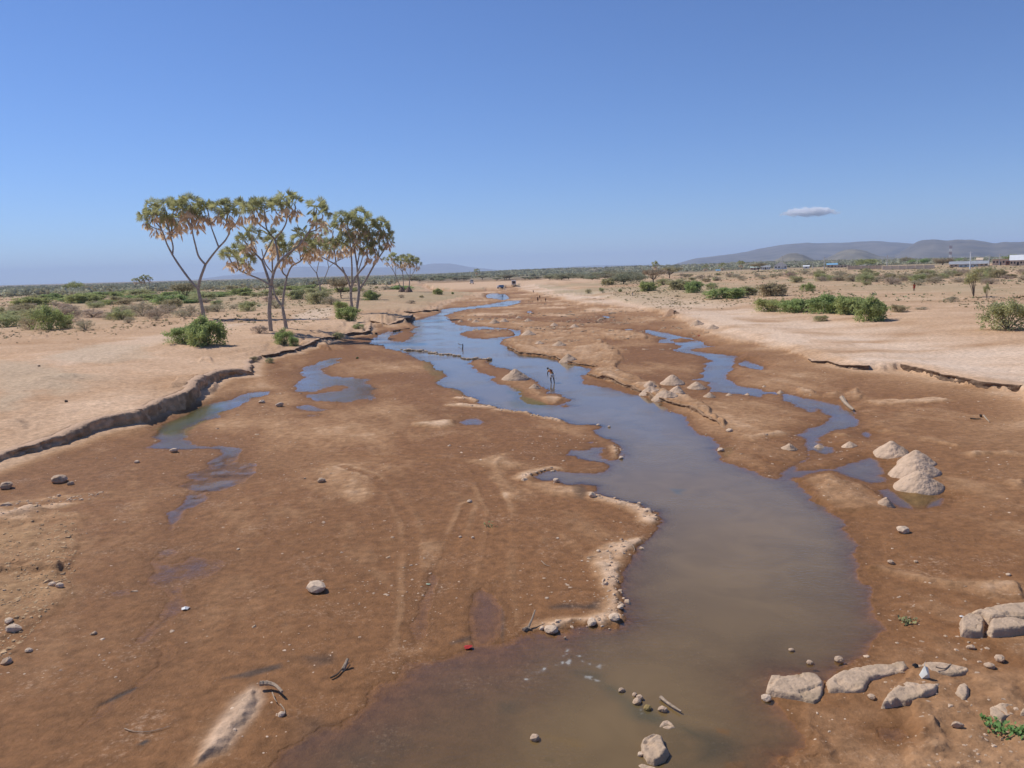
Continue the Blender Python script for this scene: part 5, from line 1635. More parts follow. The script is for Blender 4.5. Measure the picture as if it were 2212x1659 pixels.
# distant scrub, too many to count
def scrub_field():
    Pn = []
    for (t0, t1, d0, d1, n) in [(-36, -8, 620, 3800, 4200), (-8, 5, 1150, 4200, 2300), (5, 36, 1000, 4000, 3000)]:
        u = rng.uniform(0, 1, n)
        d_ = 1 / (1 / d0 + (1 / d1 - 1 / d0) * u ** .8)
        t = np.radians(rng.uniform(t0, t1, n))
        Pn.append(np.stack([d_ * np.sin(t), d_ * np.cos(t), d_], 1))
    Pn = np.concatenate(Pn)
    z = height(Pn[:, 0], Pn[:, 1])
    n = len(Pn)
    m_ = 26
    R = rng.uniform(2.2, 5.5, n)
    hh = R * rng.uniform(.5, .85, n)
    dirs = rng.normal(size=(n, m_, 3)); dirs /= np.linalg.norm(dirs, axis=2)[..., None]
    rad = rng.uniform(.35, 1, (n, m_, 1))
    off = dirs * rad * np.stack([R, R, hh * .55], 1)[:, None, :]
    cen = np.stack([Pn[:, 0], Pn[:, 1], z + hh * .62], 1)[:, None, :] + off
    cen = cen.reshape(-1, 3)
    sz = np.repeat(R * .62, m_)
    a = rng.normal(size=cen.shape); a /= np.linalg.norm(a, axis=1)[:, None]
    b = rng.normal(size=cen.shape); b -= a * (a * b).sum(1)[:, None]; b /= np.linalg.norm(b, axis=1)[:, None]
    V = np.stack([cen + a * sz[:, None] * .6, cen + b * sz[:, None] * .5, cen - a * sz[:, None] * .6 - b * sz[:, None] * .2], 1).reshape(-1, 3)
    Fc = np.arange(len(V)).reshape(-1, 3)
    me_ = np_mesh('distant_scrub', V, Fc, False)
    o = add_obj('distant_scrub', me_, mat('scrub_far', (.42, .41, .28), .85, .05, .5, trans=.2))
    tag(o, kind='stuff')


scrub_field()

# ------------------------------------------------------------ branching palms
def fan(mb, o, d, upv, L, R, span, nb, sag, width=.2):
    d = d.normalized()
    side = d.cross(upv)
    side = side.normalized() if side.length > 1e-4 else d.orthogonal().normalized()
    nrm = side.cross(d).normalized()
    hub = o + d * L
    mb.tri_soup([o, hub + side * .025, hub - side * .025], [(0, 1, 2)])
    for i in range(nb):
        a_ = (-.5 + (i + .5) / nb) * span
        b = d * math.cos(a_) + side * math.sin(a_)
        ln_ = R * (1 - .22 * abs(a_ / (span / 2)) ** 2) * random.uniform(.88, 1.08)
        w = ln_ * width
        t = b.cross(nrm)
        tilt = nrm * (w * .35 * (1 if i % 2 else -1))
        mid = hub + b * ln_ * .55 - nrm * 0
        tip = hub + b * ln_ + Vector((0, 0, -sag * ln_ * random.uniform(.5, 1.2)))
        mb.tri_soup([hub, mid + t * w * .5 + tilt, tip, mid - t * w * .5 - tilt], [(0, 1, 2, 3)])


def palm_head(seed):
    random.seed(seed)
    g = MB(); dd = MB()
    n = 13
    for i in range(n):
        el = math.asin(random.uniform(-.3, .98)) * 1.05
        az = i * 2.399 + random.uniform(-.2, .2)
        d_ = Vector((math.cos(az) * math.cos(el), math.sin(az) * math.cos(el), math.sin(el)))
        fan(g, Vector((0, 0, 0)), d_, Vector((random.gauss(0, .8), random.gauss(0, .8), random.uniform(.1, 1))), random.uniform(.8, 1.2), random.uniform(.95, 1.3), 3.3, 13, .1, .12)
    for i in range(15):
        az = i * 2.399 + 1
        out = random.uniform(.15, 1.1)
        d_ = Vector((math.cos(az) * out, math.sin(az) * out, -1)).normalized()
        z0 = random.uniform(-1.2, .0)
        fan(dd, Vector((0, 0, z0)), d_, Vector((math.cos(az), math.sin(az), .3)), random.uniform(.6, 1.4), random.uniform(.7, 1.3), random.uniform(.4, 1.2), 6, .1, .15)
    g2 = g.mesh('leaf_crown'); d2 = dd.mesh('dead_leaves')
    return g2, d2


M_frond = mat('palm_frond', (.37, .375, .175), .5, 1.3, .3, trans=.55, spec=.4)
M_dead = mat('dead_frond', (.80, .66, .48), .85, 2., .15, trans=.55)
M_trunk = mat('palm_trunk', (.34, .30, .26), .9, 3.5, .3, .03, 14.)
HEADS = [palm_head(40 + i) for i in range(5)]
for g, d in HEADS:
    g.materials.append(M_frond); d.materials.append(M_dead)


def palm(base, Yd, limbs, label, rbase, hs=1., group='branching palms on the left bank', jit=2.0, name='branching_palm', skirt=True, mound=False, crown_min=.0):
    """limbs: list of (frame, [(x,y)...], r0, r1, head?) in picture coordinates, standing at depth Yd"""
    def W(f, x, y, dz=0.):
        d = ray(*px(f, x, y))
        return CAMP + d * ((Yd + dz) / d.y)
    root = empty(name, base)
    tag(root, label, 'palm tree', group)
    mb = MB()
    offs = {}
    heads = []
    for f, pts, r0, r1, hd in limbs:
        k0 = (f,) + tuple(pts[0])
        X0, Y0 = px(f, *pts[0])
        # depth offset continues from the limb this one starts on
        key = (round(X0, 1), round(Y0, 1))
        z0 = offs.get(key, 0.)
        z1 = z0 + (random.uniform(-jit, jit) if len(limbs) > 1 else 0)
        P_ = []
        n = len(pts)
        for i, (x, y) in enumerate(pts):
            dz = z0 + (z1 - z0) * i / max(1, n - 1)
            P_.append(W(f, x, y, dz) - base)
            a_, b_ = px(f, x, y)
            if (round(a_, 1), round(b_, 1)) not in offs:
                offs[(round(a_, 1), round(b_, 1))] = dz
        if f == 'T0':
            pass
        Q = crspline(P_, 5)
        m_ = len(Q)
        mb.tube(Q, [rbase * (r0 + (r1 - r0) * i / (m_ - 1)) for i in range(m_)], 8, wob=.05)
        if hd:
            heads.append((P_[-1], (Q[-1] - Q[-3]).normalized(), hd))
    mb.build('trunk', M_trunk, root, smooth=True)
    for p_, dr_, sc in heads:
        g, d = random.choice(HEADS)
        h = bpy.data.objects.new('leaf_crown', g)
        COL.objects.link(h); h.parent = root
        h.location = p_
        ax = (dr_ * .5 + Vector((0, 0, 1))).normalized()
        h.rotation_euler = ax.to_track_quat('Z', 'Y').to_euler()
        h.rotation_euler.rotate_axis('Z', random.uniform(0, 6.28))
        s_ = hs * sc * random.uniform(1.0, 1.2)
        h.scale = (s_, s_, s_)
        k = bpy.data.objects.new('dead_leaves', d)
        COL.objects.link(k); k.parent = h
    if mound:
        mm = MB()
        mm.tube([(0, 0, -.2), (0, 0, .8), (0, 0, 1.6), (0, 0, 2.4)], [1.9, 1.4, .8, .3], 10, wob=.1)
        mm.build('root_mound', mat('root_mound', (.20, .13, .09), .95, 3., .3), root)
    return root


random.seed(99)
b1 = at('A1', 1767, 1240)
A = 'A1'
palm(b1, b1.y, [
    (A, [(1767, 1245), (1740, 1110), (1714, 985), (1733, 890), (1775, 775)], 1.25, .85, 0),
    (A, [(1714, 985), (1640, 905), (1545, 775), (1490, 690)], .85, .65, 0),
    (A, [(1490, 690), (1440, 590), (1400, 480), (1330, 390)], .62, .42, 1),
    (A, [(1400, 480), (1345, 330), (1310, 300)], .42, .36, 1),
    (A, [(1400, 480), (1300, 440), (1262, 365)], .4, .32, .9),
    (A, [(1490, 690), (1495, 620), (1475, 530), (1450, 420)], .62, .42, 1),
    (A, [(1475, 530), (1430, 380), (1415, 285)], .42, .36, 1),
    (A, [(1475, 530), (1530, 460), (1545, 395)], .42, .36, 1),
    (A, [(1475, 530), (1490, 380), (1500, 290)], .42, .36, 1),
    (A, [(1775, 775), (1718, 705), (1690, 610), (1660, 470), (1645, 250)], .75, .38, 1.15),
    (A, [(1660, 470), (1620, 400), (1590, 330)], .42, .36, 1),
    (A, [(1660, 470), (1700, 400), (1690, 370)], .42, .36, .9),
    (A, [(1660, 470), (1560, 270)], .38, .32, .9),
    (A, [(1775, 775), (1830, 700), (1890, 625)], .75, .62, 0),
    (A, [(1890, 625), (1855, 530), (1820, 430), (1795, 300)], .55, .36, 1),
    (A, [(1820, 430), (1760, 380), (1735, 300)], .4, .34, 1),
    (A, [(1820, 430), (1880, 360), (1900, 300)], .4, .34, 1),
    (A, [(1890, 625), (1950, 560), (1985, 480), (1985, 350)], .6, .38, 1.05),
    (A, [(1985, 480), (2050, 400), (2090, 290)], .4, .34, 1),
    (A, [(1985, 480), (1960, 330), (1950, 290)], .38, .32, .9)],
    'leftmost tall branching palm, forked low, with a wide green crown', .30, 1.16)
A = 'A2'
b2 = at(A, 180, 1350)
palm(b2, b2.y, [
    (A, [(182, 1355), (168, 1190), (174, 1060), (178, 955)], 1.2, .95, 0),
    (A, [(178, 955), (95, 905), (0, 865), (-80, 830)], .55, .38, 0),
    (A, [(-80, 830), (-150, 770), (-185, 700)], .38, .3, .9), (A, [(-80, 830), (-110, 740), (-120, 680)], .38, .3, .95), (A, [(0, 865), (-40, 790), (-50, 690)], .36, .3, .9), (A, [(0, 865), (-10, 790), (-15, 745)], .3, .28, .7),
    (A, [(178, 955), (140, 840), (105, 740)], .8, .68, 0),
    (A, [(105, 740), (20, 650), (-50, 570)], .6, .42, .95), (A, [(20, 650), (10, 590), (20, 520)], .45, .36, .95),
    (A, [(105, 740), (160, 620), (205, 540)], .5, .36, .95),
    (A, [(178, 955), (210, 830), (250, 750)], .85, .7, 0),
    (A, [(250, 750), (232, 640), (215, 555)], .6, .5, 0),
    (A, [(215, 555), (150, 480), (130, 370), (120, 280)], .5, .34, 1), (A, [(150, 480), (60, 400), (10, 290)], .4, .32, .95), (A, [(130, 370), (60, 320), (50, 280)], .36, .3, .85),
    (A, [(215, 555), (290, 460), (320, 370), (315, 215)], .48, .34, 1.1), (A, [(320, 370), (390, 300), (385, 250)], .36, .32, .9), (A, [(320, 370), (240, 340), (215, 290)], .36, .3, .95),
    (A, [(250, 750), (330, 680), (430, 600), (510, 490), (550, 400), (575, 300)], .68, .36, 1.15), (A, [(550, 400), (620, 380), (630, 345)], .4, .34, 1), (A, [(430, 600), (440, 560), (440, 515)], .4, .34, .95), (A, [(510, 490), (560, 480), (600, 450)], .4, .3, .8)],
    'left trunk of the twin palms, branching widely with pale dead leaves', .27, 0.90)
b3 = at(A, 315, 1335)
palm(b3, b3.y + 2, [
    (A, [(316, 1340), (300, 1250), (280, 1140)], 1.3, .9, 0),
    (A, [(280, 1140), (222, 1050), (196, 960), (195, 850), (190, 700), (185, 600)], .7, .4, .9), (A, [(195, 850), (130, 760), (100, 640)], .42, .34, .0),
    (A, [(280, 1140), (295, 1010), (318, 880)], .8, .62, 0),
    (A, [(318, 880), (278, 830), (290, 740), (290, 660)], .5, .36, .95), (A, [(290, 740), (340, 690), (345, 650)], .36, .3, .85), (A, [(278, 830), (240, 760), (235, 600)], .36, .3, .9),
    (A, [(318, 880), (360, 790), (440, 740), (475, 670), (490, 610)], .55, .36, .95), (A, [(475, 670), (550, 620), (560, 570)], .36, .3, .95), (A, [(440, 740), (430, 660), (430, 560)], .36, .3, .9), (A, [(475, 670), (520, 660), (530, 640)], .34, .3, .8)],
    'right trunk of the twin palms, thinner with low hanging crowns', .26, 0.88)
b4 = at(A, 612, 1085)
palm(b4, b4.y, [
    (A, [(612, 1090), (604, 960), (575, 850)], 1., .75, 0), (A, [(575, 850), (520, 780), (490, 720), (500, 650)], .5, .34, .9),
    (A, [(575, 850), (600, 730), (625, 660), (620, 610)], .5, .34, .95), (A, [(604, 960), (650, 880), (680, 800)], .6, .5, 0),
    (A, [(680, 800), (725, 760), (790, 710), (775, 630)], .45, .34, .95), (A, [(680, 800), (672, 740), (700, 680), (690, 620)], .45, .34, .95), (A, [(725, 760), (830, 700), (840, 640)], .4, .3, .9),
    (A, [(600, 730), (560, 680), (560, 600)], .4, .3, .9), (A, [(672, 740), (655, 690), (650, 600)], .36, .3, .9)],
    'thin branching palm further back between the two palm groups', .26, 1.26)
b5 = at(A, 905, 1190)
palm(b5, b5.y, [
    (A, [(892, 1195), (872, 1060), (880, 960), (925, 865), (980, 800), (1015, 740), (1010, 660)], 1.1, .42, .95),
    (A, [(876, 1010), (830, 870), (745, 775)], .8, .6, 0), (A, [(745, 775), (660, 730), (600, 690), (590, 620)], .5, .34, .95), (A, [(660, 730), (690, 680), (700, 620)], .4, .3, .95),
    (A, [(745, 775), (730, 660), (712, 560), (720, 480)], .5, .34, 1), (A, [(830, 895), (815, 840), (795, 795)], .7, .5, 0),
    (A, [(880, 960), (880, 780), (870, 640), (850, 480), (840, 400)], .7, .36, 1), (A, [(870, 640), (930, 560), (930, 480)], .4, .34, 1), (A, [(850, 480), (800, 430), (790, 370)], .4, .32, .95),
    (A, [(918, 1190), (942, 1000), (932, 900), (925, 790), (905, 660), (880, 560)], 1.1, .4, .95),
    (A, [(925, 790), (950, 640), (950, 480), (950, 350)], .5, .34, 1.05), (A, [(950, 480), (1000, 460), (1010, 420)], .36, .3, .95), (A, [(905, 660), (890, 500), (895, 420)], .4, .32, 1),
    (A, [(942, 1000), (1010, 890), (1060, 800), (1110, 720), (1180, 610), (1190, 530)], .8, .36, .95), (A, [(1110, 720), (1120, 560), (1130, 430)], .45, .34, 1),
    (A, [(1060, 800), (1085, 720), (1080, 640)], .45, .34, .85), (A, [(1110, 720), (1060, 600), (1060, 480)], .4, .32, 1), (A, [(925, 865), (975, 700), (985, 580)], .4, .32, 1), (A, [(1120, 560), (1160, 500), (1150, 460)], .36, .3, .85),
    (A, [(905, 660), (840, 620), (820, 570)], .36, .3, .9), (A, [(712, 560), (760, 560), (770, 600)], .36, .3, .85), (A, [(985, 700), (1040, 600), (1050, 560)], .36, .3, .95), (A, [(1180, 610), (1190, 590), (1200, 565)], .3, .3, .7)],
    'dense branching palm with two trunks, rightmost of the tall group', .30, 1.12)
random.seed(17)
b6 = at(A, 1312, 1012)
palm(b6, b6.y, [
    (A, [(1300, 1012), (1296, 960), (1262, 880), (1240, 830), (1190, 760), (1172, 735)], .8, .34, .75), (A, [(1262, 880), (1255, 790), (1240, 715)], .5, .34, 1), (A, [(1240, 830), (1225, 760), (1225, 700)], .3, .3, .6),
    (A, [(1325, 1012), (1325, 930), (1318, 840), (1300, 770), (1310, 735)], .8, .34, 1), (A, [(1318, 840), (1290, 800), (1262, 750)], .5, .34, .7), (A, [(1318, 840), (1330, 780), (1335, 760)], .4, .34, .9)],
    'small far palm with two stems on a mound, left of the pair', .26, 1.25, 'small palms further upstream', mound=True)
b7 = at(A, 1372, 1014)
palm(b7, b7.y, [
    (A, [(1374, 1014), (1378, 930), (1382, 890)], 1., .8, 0), (A, [(1382, 890), (1350, 840), (1330, 780), (1335, 730)], .5, .34, .95), (A, [(1382, 890), (1385, 800), (1380, 735)], .5, .34, 1),
    (A, [(1382, 890), (1420, 830), (1440, 790), (1442, 755)], .5, .34, .9), (A, [(1385, 800), (1405, 770), (1410, 740)], .4, .3, 1), (A, [(1385, 800), (1360, 750), (1355, 725)], .4, .3, .95)],
    'small far palm with a rounded crown on a mound, right of the pair', .26, 1.25, 'small palms further upstream', mound=True)


def far_palm(f, x, yb, heads, label, d, hs=1.3, group=None):
    X, Y = px(f, x, yb)
    dd_ = ray(X, Y)
    dd_ = CAMP + dd_ * (d / dd_.y)
    base = Vector((dd_.x, dd_.y, float(height(dd_.x, dd_.y)) - .2))
    limbs = [(f, [(x, yb), ((x + hx) / 2 + 2, (yb + hy) / 2), (hx, hy)], .9, .5, 1) for hx, hy in heads]
    o = palm(base, d, limbs, label, .25, hs, group, jit=.5, name='distant_palm')
    return o


gp_ = 'tiny palms on the left horizon'
far_palm('A1', 1170, 950, [(1160, 910), (1182, 912)], 'tiny twin headed palm, leftmost on the left horizon', 900, 1.6, gp_)
far_palm('A1', 1225, 950, [(1205, 898), (1220, 908)], 'tiny palm second from left on the left horizon', 900, 1.6, gp_)
far_palm('A1', 1245, 950, [(1241, 884), (1250, 905)], 'tiny palm with the highest head on the left horizon', 900, 1.7, gp_)
far_palm('A1', 1290, 950, [(1280, 886), (1300, 900)], 'tiny palm at the right end on the left horizon', 900, 1.5, gp_)
far_palm('A2', 1957, 880, [(1950, 832), (1965, 828)], 'tiny lone palm above the trees beyond the sand flat', 1000, 1.6)
far_palm('A3', 1290, 400, [(1285, 340), (1297, 345)], 'tiny lone palm above the thorn trees at the right bank head', 600, 1.3)
gp2 = 'small palms between the thorn trees and the town'
far_palm('A3', 1870, 400, [(1860, 352), (1880, 350)], 'small hazy palm right of the thorn trees, first of three', 800, 1.4, gp2)
far_palm('A3', 1720, 400, [(1710, 365), (1735, 362)], 'low hazy palm just right of the thorn trees', 800, 1.3, gp2)
far_palm('A3', 2030, 400, [(2022, 328), (2040, 332)], 'hazy umbrella palm left of the pale sheds', 800, 1.5, gp2)

# ------------------------------------------------------------ people
def sk_mesh(name, J, E, R, m, root=0, sub=2):
    me_ = bpy.data.meshes.new(name)
    me_.from_pydata([Vector(j) for j in J], E, [])
    o = bpy.data.objects.new(name, me_)
    COL.objects.link(o)
    o.modifiers.new('skin', 'SKIN').use_smooth_shade = True
    sv = me_.skin_vertices[0].data
    for i, r in enumerate(R):
        sv[i].radius = (r, r) if not isinstance(r, tuple) else r
        sv[i].use_root = (i == root)
    ss = o.modifiers.new('sub', 'SUBSURF'); ss.levels = sub; ss.render_levels = sub
    dg_ = bpy.context.evaluated_depsgraph_get()
    ev = bpy.data.meshes.new_from_object(o.evaluated_get(dg_))
    bpy.data.objects.remove(o)
    ev.name = name
    return ev


M_skin = mat('dark_skin', (.055, .032, .022), .5, 10, .1)
M_hair = mat('black_hair', (.012, .011, .010), .8)
M_shirt = mat('orange_shirt', (.50, .13, .06), .85, 6., .3, grunge=(.50, .34, .12))
M_shorts = mat('white_shorts', (.72, .71, .68), .85)
M_red2 = mat('red_robe', (.42, .06, .03), .85)
M_brown2 = mat('brown_cloth', (.16, .09, .06), .85)
M_pale2 = mat('pale_cloth', (.62, .58, .52), .85)


def ico(name, r, c, sc, m, parent, sub=2):
    bm = bmesh.new()
    bmesh.ops.create_icosphere(bm, subdivisions=sub, radius=r)
    for v in bm.verts:
        v.co = Vector((v.co.x * sc[0], v.co.y * sc[1], v.co.z * sc[2])) + Vector(c)
    me_ = bpy.data.meshes.new(name)
    bm.to_mesh(me_); bm.free()
    me_.polygons.foreach_set('use_smooth', [True] * len(me_.polygons))
    return add_obj(name, me_, m, parent)


def person(loc, hgt, pose, label, top, bottom, rz=0.):
    """figure facing +y locally; 1.7 m tall before scaling"""
    root = empty('person', loc, rz)
    k = hgt
    if pose == 'bent':
        J = [(0, 0, .88), (.0, .10, 1.03), (-.02, .28, 1.18), (-.05, .42, 1.28), (-.09, .52, 1.33), (-.12, .60, 1.34), (-.13, .66, 1.36),
             (-.2, .42, 1.20), (-.25, .50, .95), (-.17, .62, .74), (-.15, .66, .66), (.14, .40, 1.22), (.22, .52, .97), (.12, .64, .78), (.10, .68, .70),
             (-.10, .0, .84), (-.13, .03, .46), (-.12, -.04, .08), (-.13, .10, .03), (.11, 0, .84), (.17, .04, .46), (.19, -.06, .08), (.20, .08, .03)]
    else:
        J = [(0, 0, .90), (0, 0, 1.05), (0, 0, 1.22), (0, 0, 1.38), (0, 0, 1.47), (0, .02, 1.55), (0, .02, 1.64),
             (-.18, 0, 1.36), (-.23, .02, 1.10), (-.22, .12, .86), (-.22, .14, .78), (.18, 0, 1.36), (.23, .02, 1.10), (.22, .10, .86), (.22, .12, .78),
             (-.10, 0, .84), (-.11, .03, .46), (-.10, -.02, .08), (-.11, .12, .03), (.10, 0, .84), (.12, .02, .46), (.12, -.04, .08), (.13, .10, .03)]
    E = [(0, 1), (1, 2), (2, 3), (3, 4), (4, 5), (5, 6), (3, 7), (7, 8), (8, 9), (9, 10), (3, 11), (11, 12), (12, 13), (13, 14), (0, 15), (15, 16), (16, 17), (17, 18), (0, 19), (19, 20), (20, 21), (21, 22)]
    R = [.12, .12, .13, .12, .055, .085, .07, .055, .042, .032, .03, .055, .042, .032, .03, .09, .06, .04, .03, .09, .06, .04, .03]
    b = add_obj('body', sk_mesh('body', J, E, R, None), M_skin, root)
    V = lambda i: Vector(J[i])
    t = sk_mesh('shirt', [J[0], J[1], J[2], J[3], J[7], tuple(V(7).lerp(V(8), .6)), J[11], tuple(V(11).lerp(V(12), .6))], [(0, 1), (1, 2), (2, 3), (3, 4), (4, 5), (3, 6), (6, 7)], [.145, .15, .16, .145, .085, .065, .085, .065], None)
    add_obj('shirt', t, top, root)
    kn = .75
    t = sk_mesh('shorts', [tuple(V(0) + Vector((0, 0, .03))), J[15], tuple(V(15).lerp(V(16), kn)), J[19], tuple(V(19).lerp(V(20), kn))], [(0, 1), (1, 2), (0, 3), (3, 4)], [.155, .125, .10, .125, .10], None)
    add_obj('shorts', t, bottom, root)
    ico('hair', .108, V(6) + Vector((0, .01, .02)), (.9, 1, .95), M_hair, root)
    # hands: palm and fingers
    for wri, ti in ((9, 10), (13, 14)):
        d = (V(ti) - V(wri)).normalized()
        s_ = d.orthogonal().normalized()
        mb = MB()
        for q_ in range(4):
            o_ = V(ti) + s_ * (q_ - 1.5) * .018
            mb.tube([o_, o_ + d * .04, o_ + d * (.07 + .008 * (1.5 - abs(q_ - 1.5))) + Vector((0, .01, -.01))], [.010, .009, .006], 5)
        mb.tube([V(wri) + s_ * .02, V(ti) + s_ * .045 + d * .02], [.012, .008], 5)
        mb.build('hand', M_skin, root, smooth=True)
    root.scale = (k, k, k)
    return tag(root, label, 'person')


def person_px(f, x, y, h, pose, label, top, bottom, rz=0., unit=1.7):
    p = at(f, x, y)
    hh = h * pscale(f) * (p - CAMP).length / FPX
    p.z = max(p.z, -.05) - (.08 if pose == 'bent' else 0)
    return person(p, hh / unit, pose, label, top, bottom, rz)


random.seed(3)
person_px('A3', 400, 1368, 120, 'bent', 'person in an orange and yellow top and white shorts stooping in the shallow river', M_shirt, M_shorts, .35, 1.28)
person_px('A3', 275, 664, 44, 'stand', 'person standing in dark clothes, leftmost of the small group upstream', M_brown2, M_brown2)
person_px('A3', 292, 640, 34, 'stand', 'person just behind the leftmost one in the group upstream', M_brown2, M_dark)
person_px('A3', 343, 664, 34, 'stand', 'person at the right side of the small group upstream', M_brown2, M_brown2)
person_px('A3', 303, 664, 16, 'stand', 'child sitting low between the people upstream', M_brown2, M_brown2)
person_px('A3', 236, 588, 26, 'stand', 'lone person walking beyond the group upstream', M_brown2, M_dark)
person_px('A3', 1040, 604, 26, 'stand', 'person in dark clothes on the right bank head', M_dark, M_brown2)
person_px('A3', 1095, 616, 34, 'stand', 'person in white on the right bank head', M_pale2, M_pale2)
person_px('A3', 1452, 782, 42, 'bent', 'person in dark clothes bending beside the brown sand heap', M_dark, M_brown2, -1.2, 1.4)
person_px('A4', 1314, 572, 62, 'stand', 'person wrapped in red on the right plain', M_red2, M_red2)
person_px('A2', 2180, 1062, 26, 'stand', 'dark figure standing at the far stream bend', M_brown2, M_dark)
person_px('A2', 2180, 992, 14, 'stand', 'tiny dark figure in front of the blue truck', M_dark, M_dark)

# ------------------------------------------------------------ vehicles
M_vwhite = mat('vehicle_white', (.78, .78, .76), .4)
M_vblue = mat('vehicle_blue', (.13, .26, .42), .5)
M_tyre = mat('tyre', (.02, .02, .02), .85)
M_glass = mat('glass_dark', (.03, .04, .05), .1, spec=.6)
M_sandload = mat('sand_load', (.30, .19, .12), .95)
M_grey = mat('grey_metal', (.30, .30, .30), .5)


def wheels(root, xs, y, r):
    for x in xs:
        for s_ in (-1, 1):
            mb = MB()
            n = 14
            mb.tube([(x, s_ * y - .14, r), (x, s_ * y + .14, r)], [r, r], n)
            w = mb.build('wheel', M_tyre, root)
            mb = MB()
            mb.tube([(x, s_ * (y + .15) - .01, r), (x, s_ * (y + .15) + .01, r)], [r * .5, r * .5], 10)
            mb.build('rim', M_grey, w)


def bevbox(name, c, d, m, parent, b=.12):
    bm = bmesh.new()
    bmesh.ops.create_cube(bm, size=1)
    for v in bm.verts:
        v.co = Vector((v.co.x * d[0] + c[0], v.co.y * d[1] + c[1], v.co.z * d[2] + c[2]))
    bmesh.ops.bevel(bm, geom=bm.edges[:], offset=min(b, min(d) * .3), segments=2, affect='EDGES')
    me_ = bpy.data.meshes.new(name); bm.to_mesh(me_); bm.free()
    return add_obj(name, me_, m, parent)


def truck(f, x, y, rz, label, body, load, kind):
    p = at(f, x, y)
    root = empty('truck' if kind != 'van' else 'minibus', p, rz)
    if kind == 'van':
        bevbox('body', (0, 0, 1.35), (5.0, 2.0, 1.9), body, root, .35)
        bevbox('windscreen', (2.42, 0, 1.75), (.2, 1.7, .65), M_glass, root, .05)
        for s_ in (-1, 1):
            for i in range(3):
                bevbox('window', (-1.5 + i * 1.4, s_ * 1.0, 1.8), (1.2, .06, .5), M_glass, root, .02)
            bevbox('headlight', (2.5, s_ * .7, .9), (.08, .35, .2), M_pale2, root, .02)
        wheels(root, (-1.6, 1.6), .85, .38)
        cat = 'minibus'
    else:
        bevbox('cab', (2.6, 0, 1.7), (1.7, 2.3, 1.7), body, root, .2)
        bevbox('hood', (3.7, 0, 1.15), (1.0, 2.0, .8), body, root, .2)
        bevbox('windscreen', (3.42, 0, 2.05), (.12, 1.9, .6), M_glass, root, .04)
        bevbox('chassis', (0, 0, .75), (7.2, 1.0, .25), M_grey, root, .05)
        bevbox('cargo_bed', (-.9, 0, 1.9), (5.0, 2.4, 1.9), load, root, .06)
        if kind == 'open':
            bevbox('opening_shade', (-3.44, 0, 1.9), (.08, 1.7, 1.3), M_dark, root, .02)  # dark panel painted as the shade inside the open back
        for s_ in (-1, 1):
            bevbox('headlight', (4.2, s_ * .75, 1.0), (.08, .3, .25), M_pale2, root, .02)
        wheels(root, (-2.4, -1.2, 3.0), 1.0, .5)
        cat = 'truck'
    return tag(root, label, cat)


truck('A2', 1916, 942, -1.5, 'white minibus parked on the far sand flat', M_vwhite, M_vwhite, 'van').scale = (1.25, 1.25, 1.25)
truck('A2', 2165, 980, math.pi + .35, 'blue and white truck at the edge of the far stream', M_vwhite, M_vblue, 'box').scale = (.5, .5, .62)
truck('A3', 68, 528, math.pi / 2, 'white truck seen from behind with an open dark back', M_vwhite, M_vwhite, 'open').scale = (1.1, 1.1, 1.15)

# ------------------------------------------------------------ town on the right
M_wallw = mat('white_wall', (.74, .73, .70), .8, 1., .08)
M_walls = mat('sand_wall', (.62, .49, .36), .9, .8, .15)
M_roofw = mat('white_roof', (.76, .77, .78), .5, .6, .08)
M_roofb = mat('blue_roof', (.20, .42, .62), .5, .6, .1)
M_rooft = mat('tin_roof', (.34, .35, .36), .5, .6, .2)
M_win = mat('window_dark', (.035, .035, .04), .3)


def world_at(f, x, y, d):
    dd_ = ray(*px(f, x, y))
    q_ = CAMP + dd_ * (d / math.hypot(dd_.x, dd_.y))
    return Vector((q_.x, q_.y, float(height(q_.x, q_.y))))


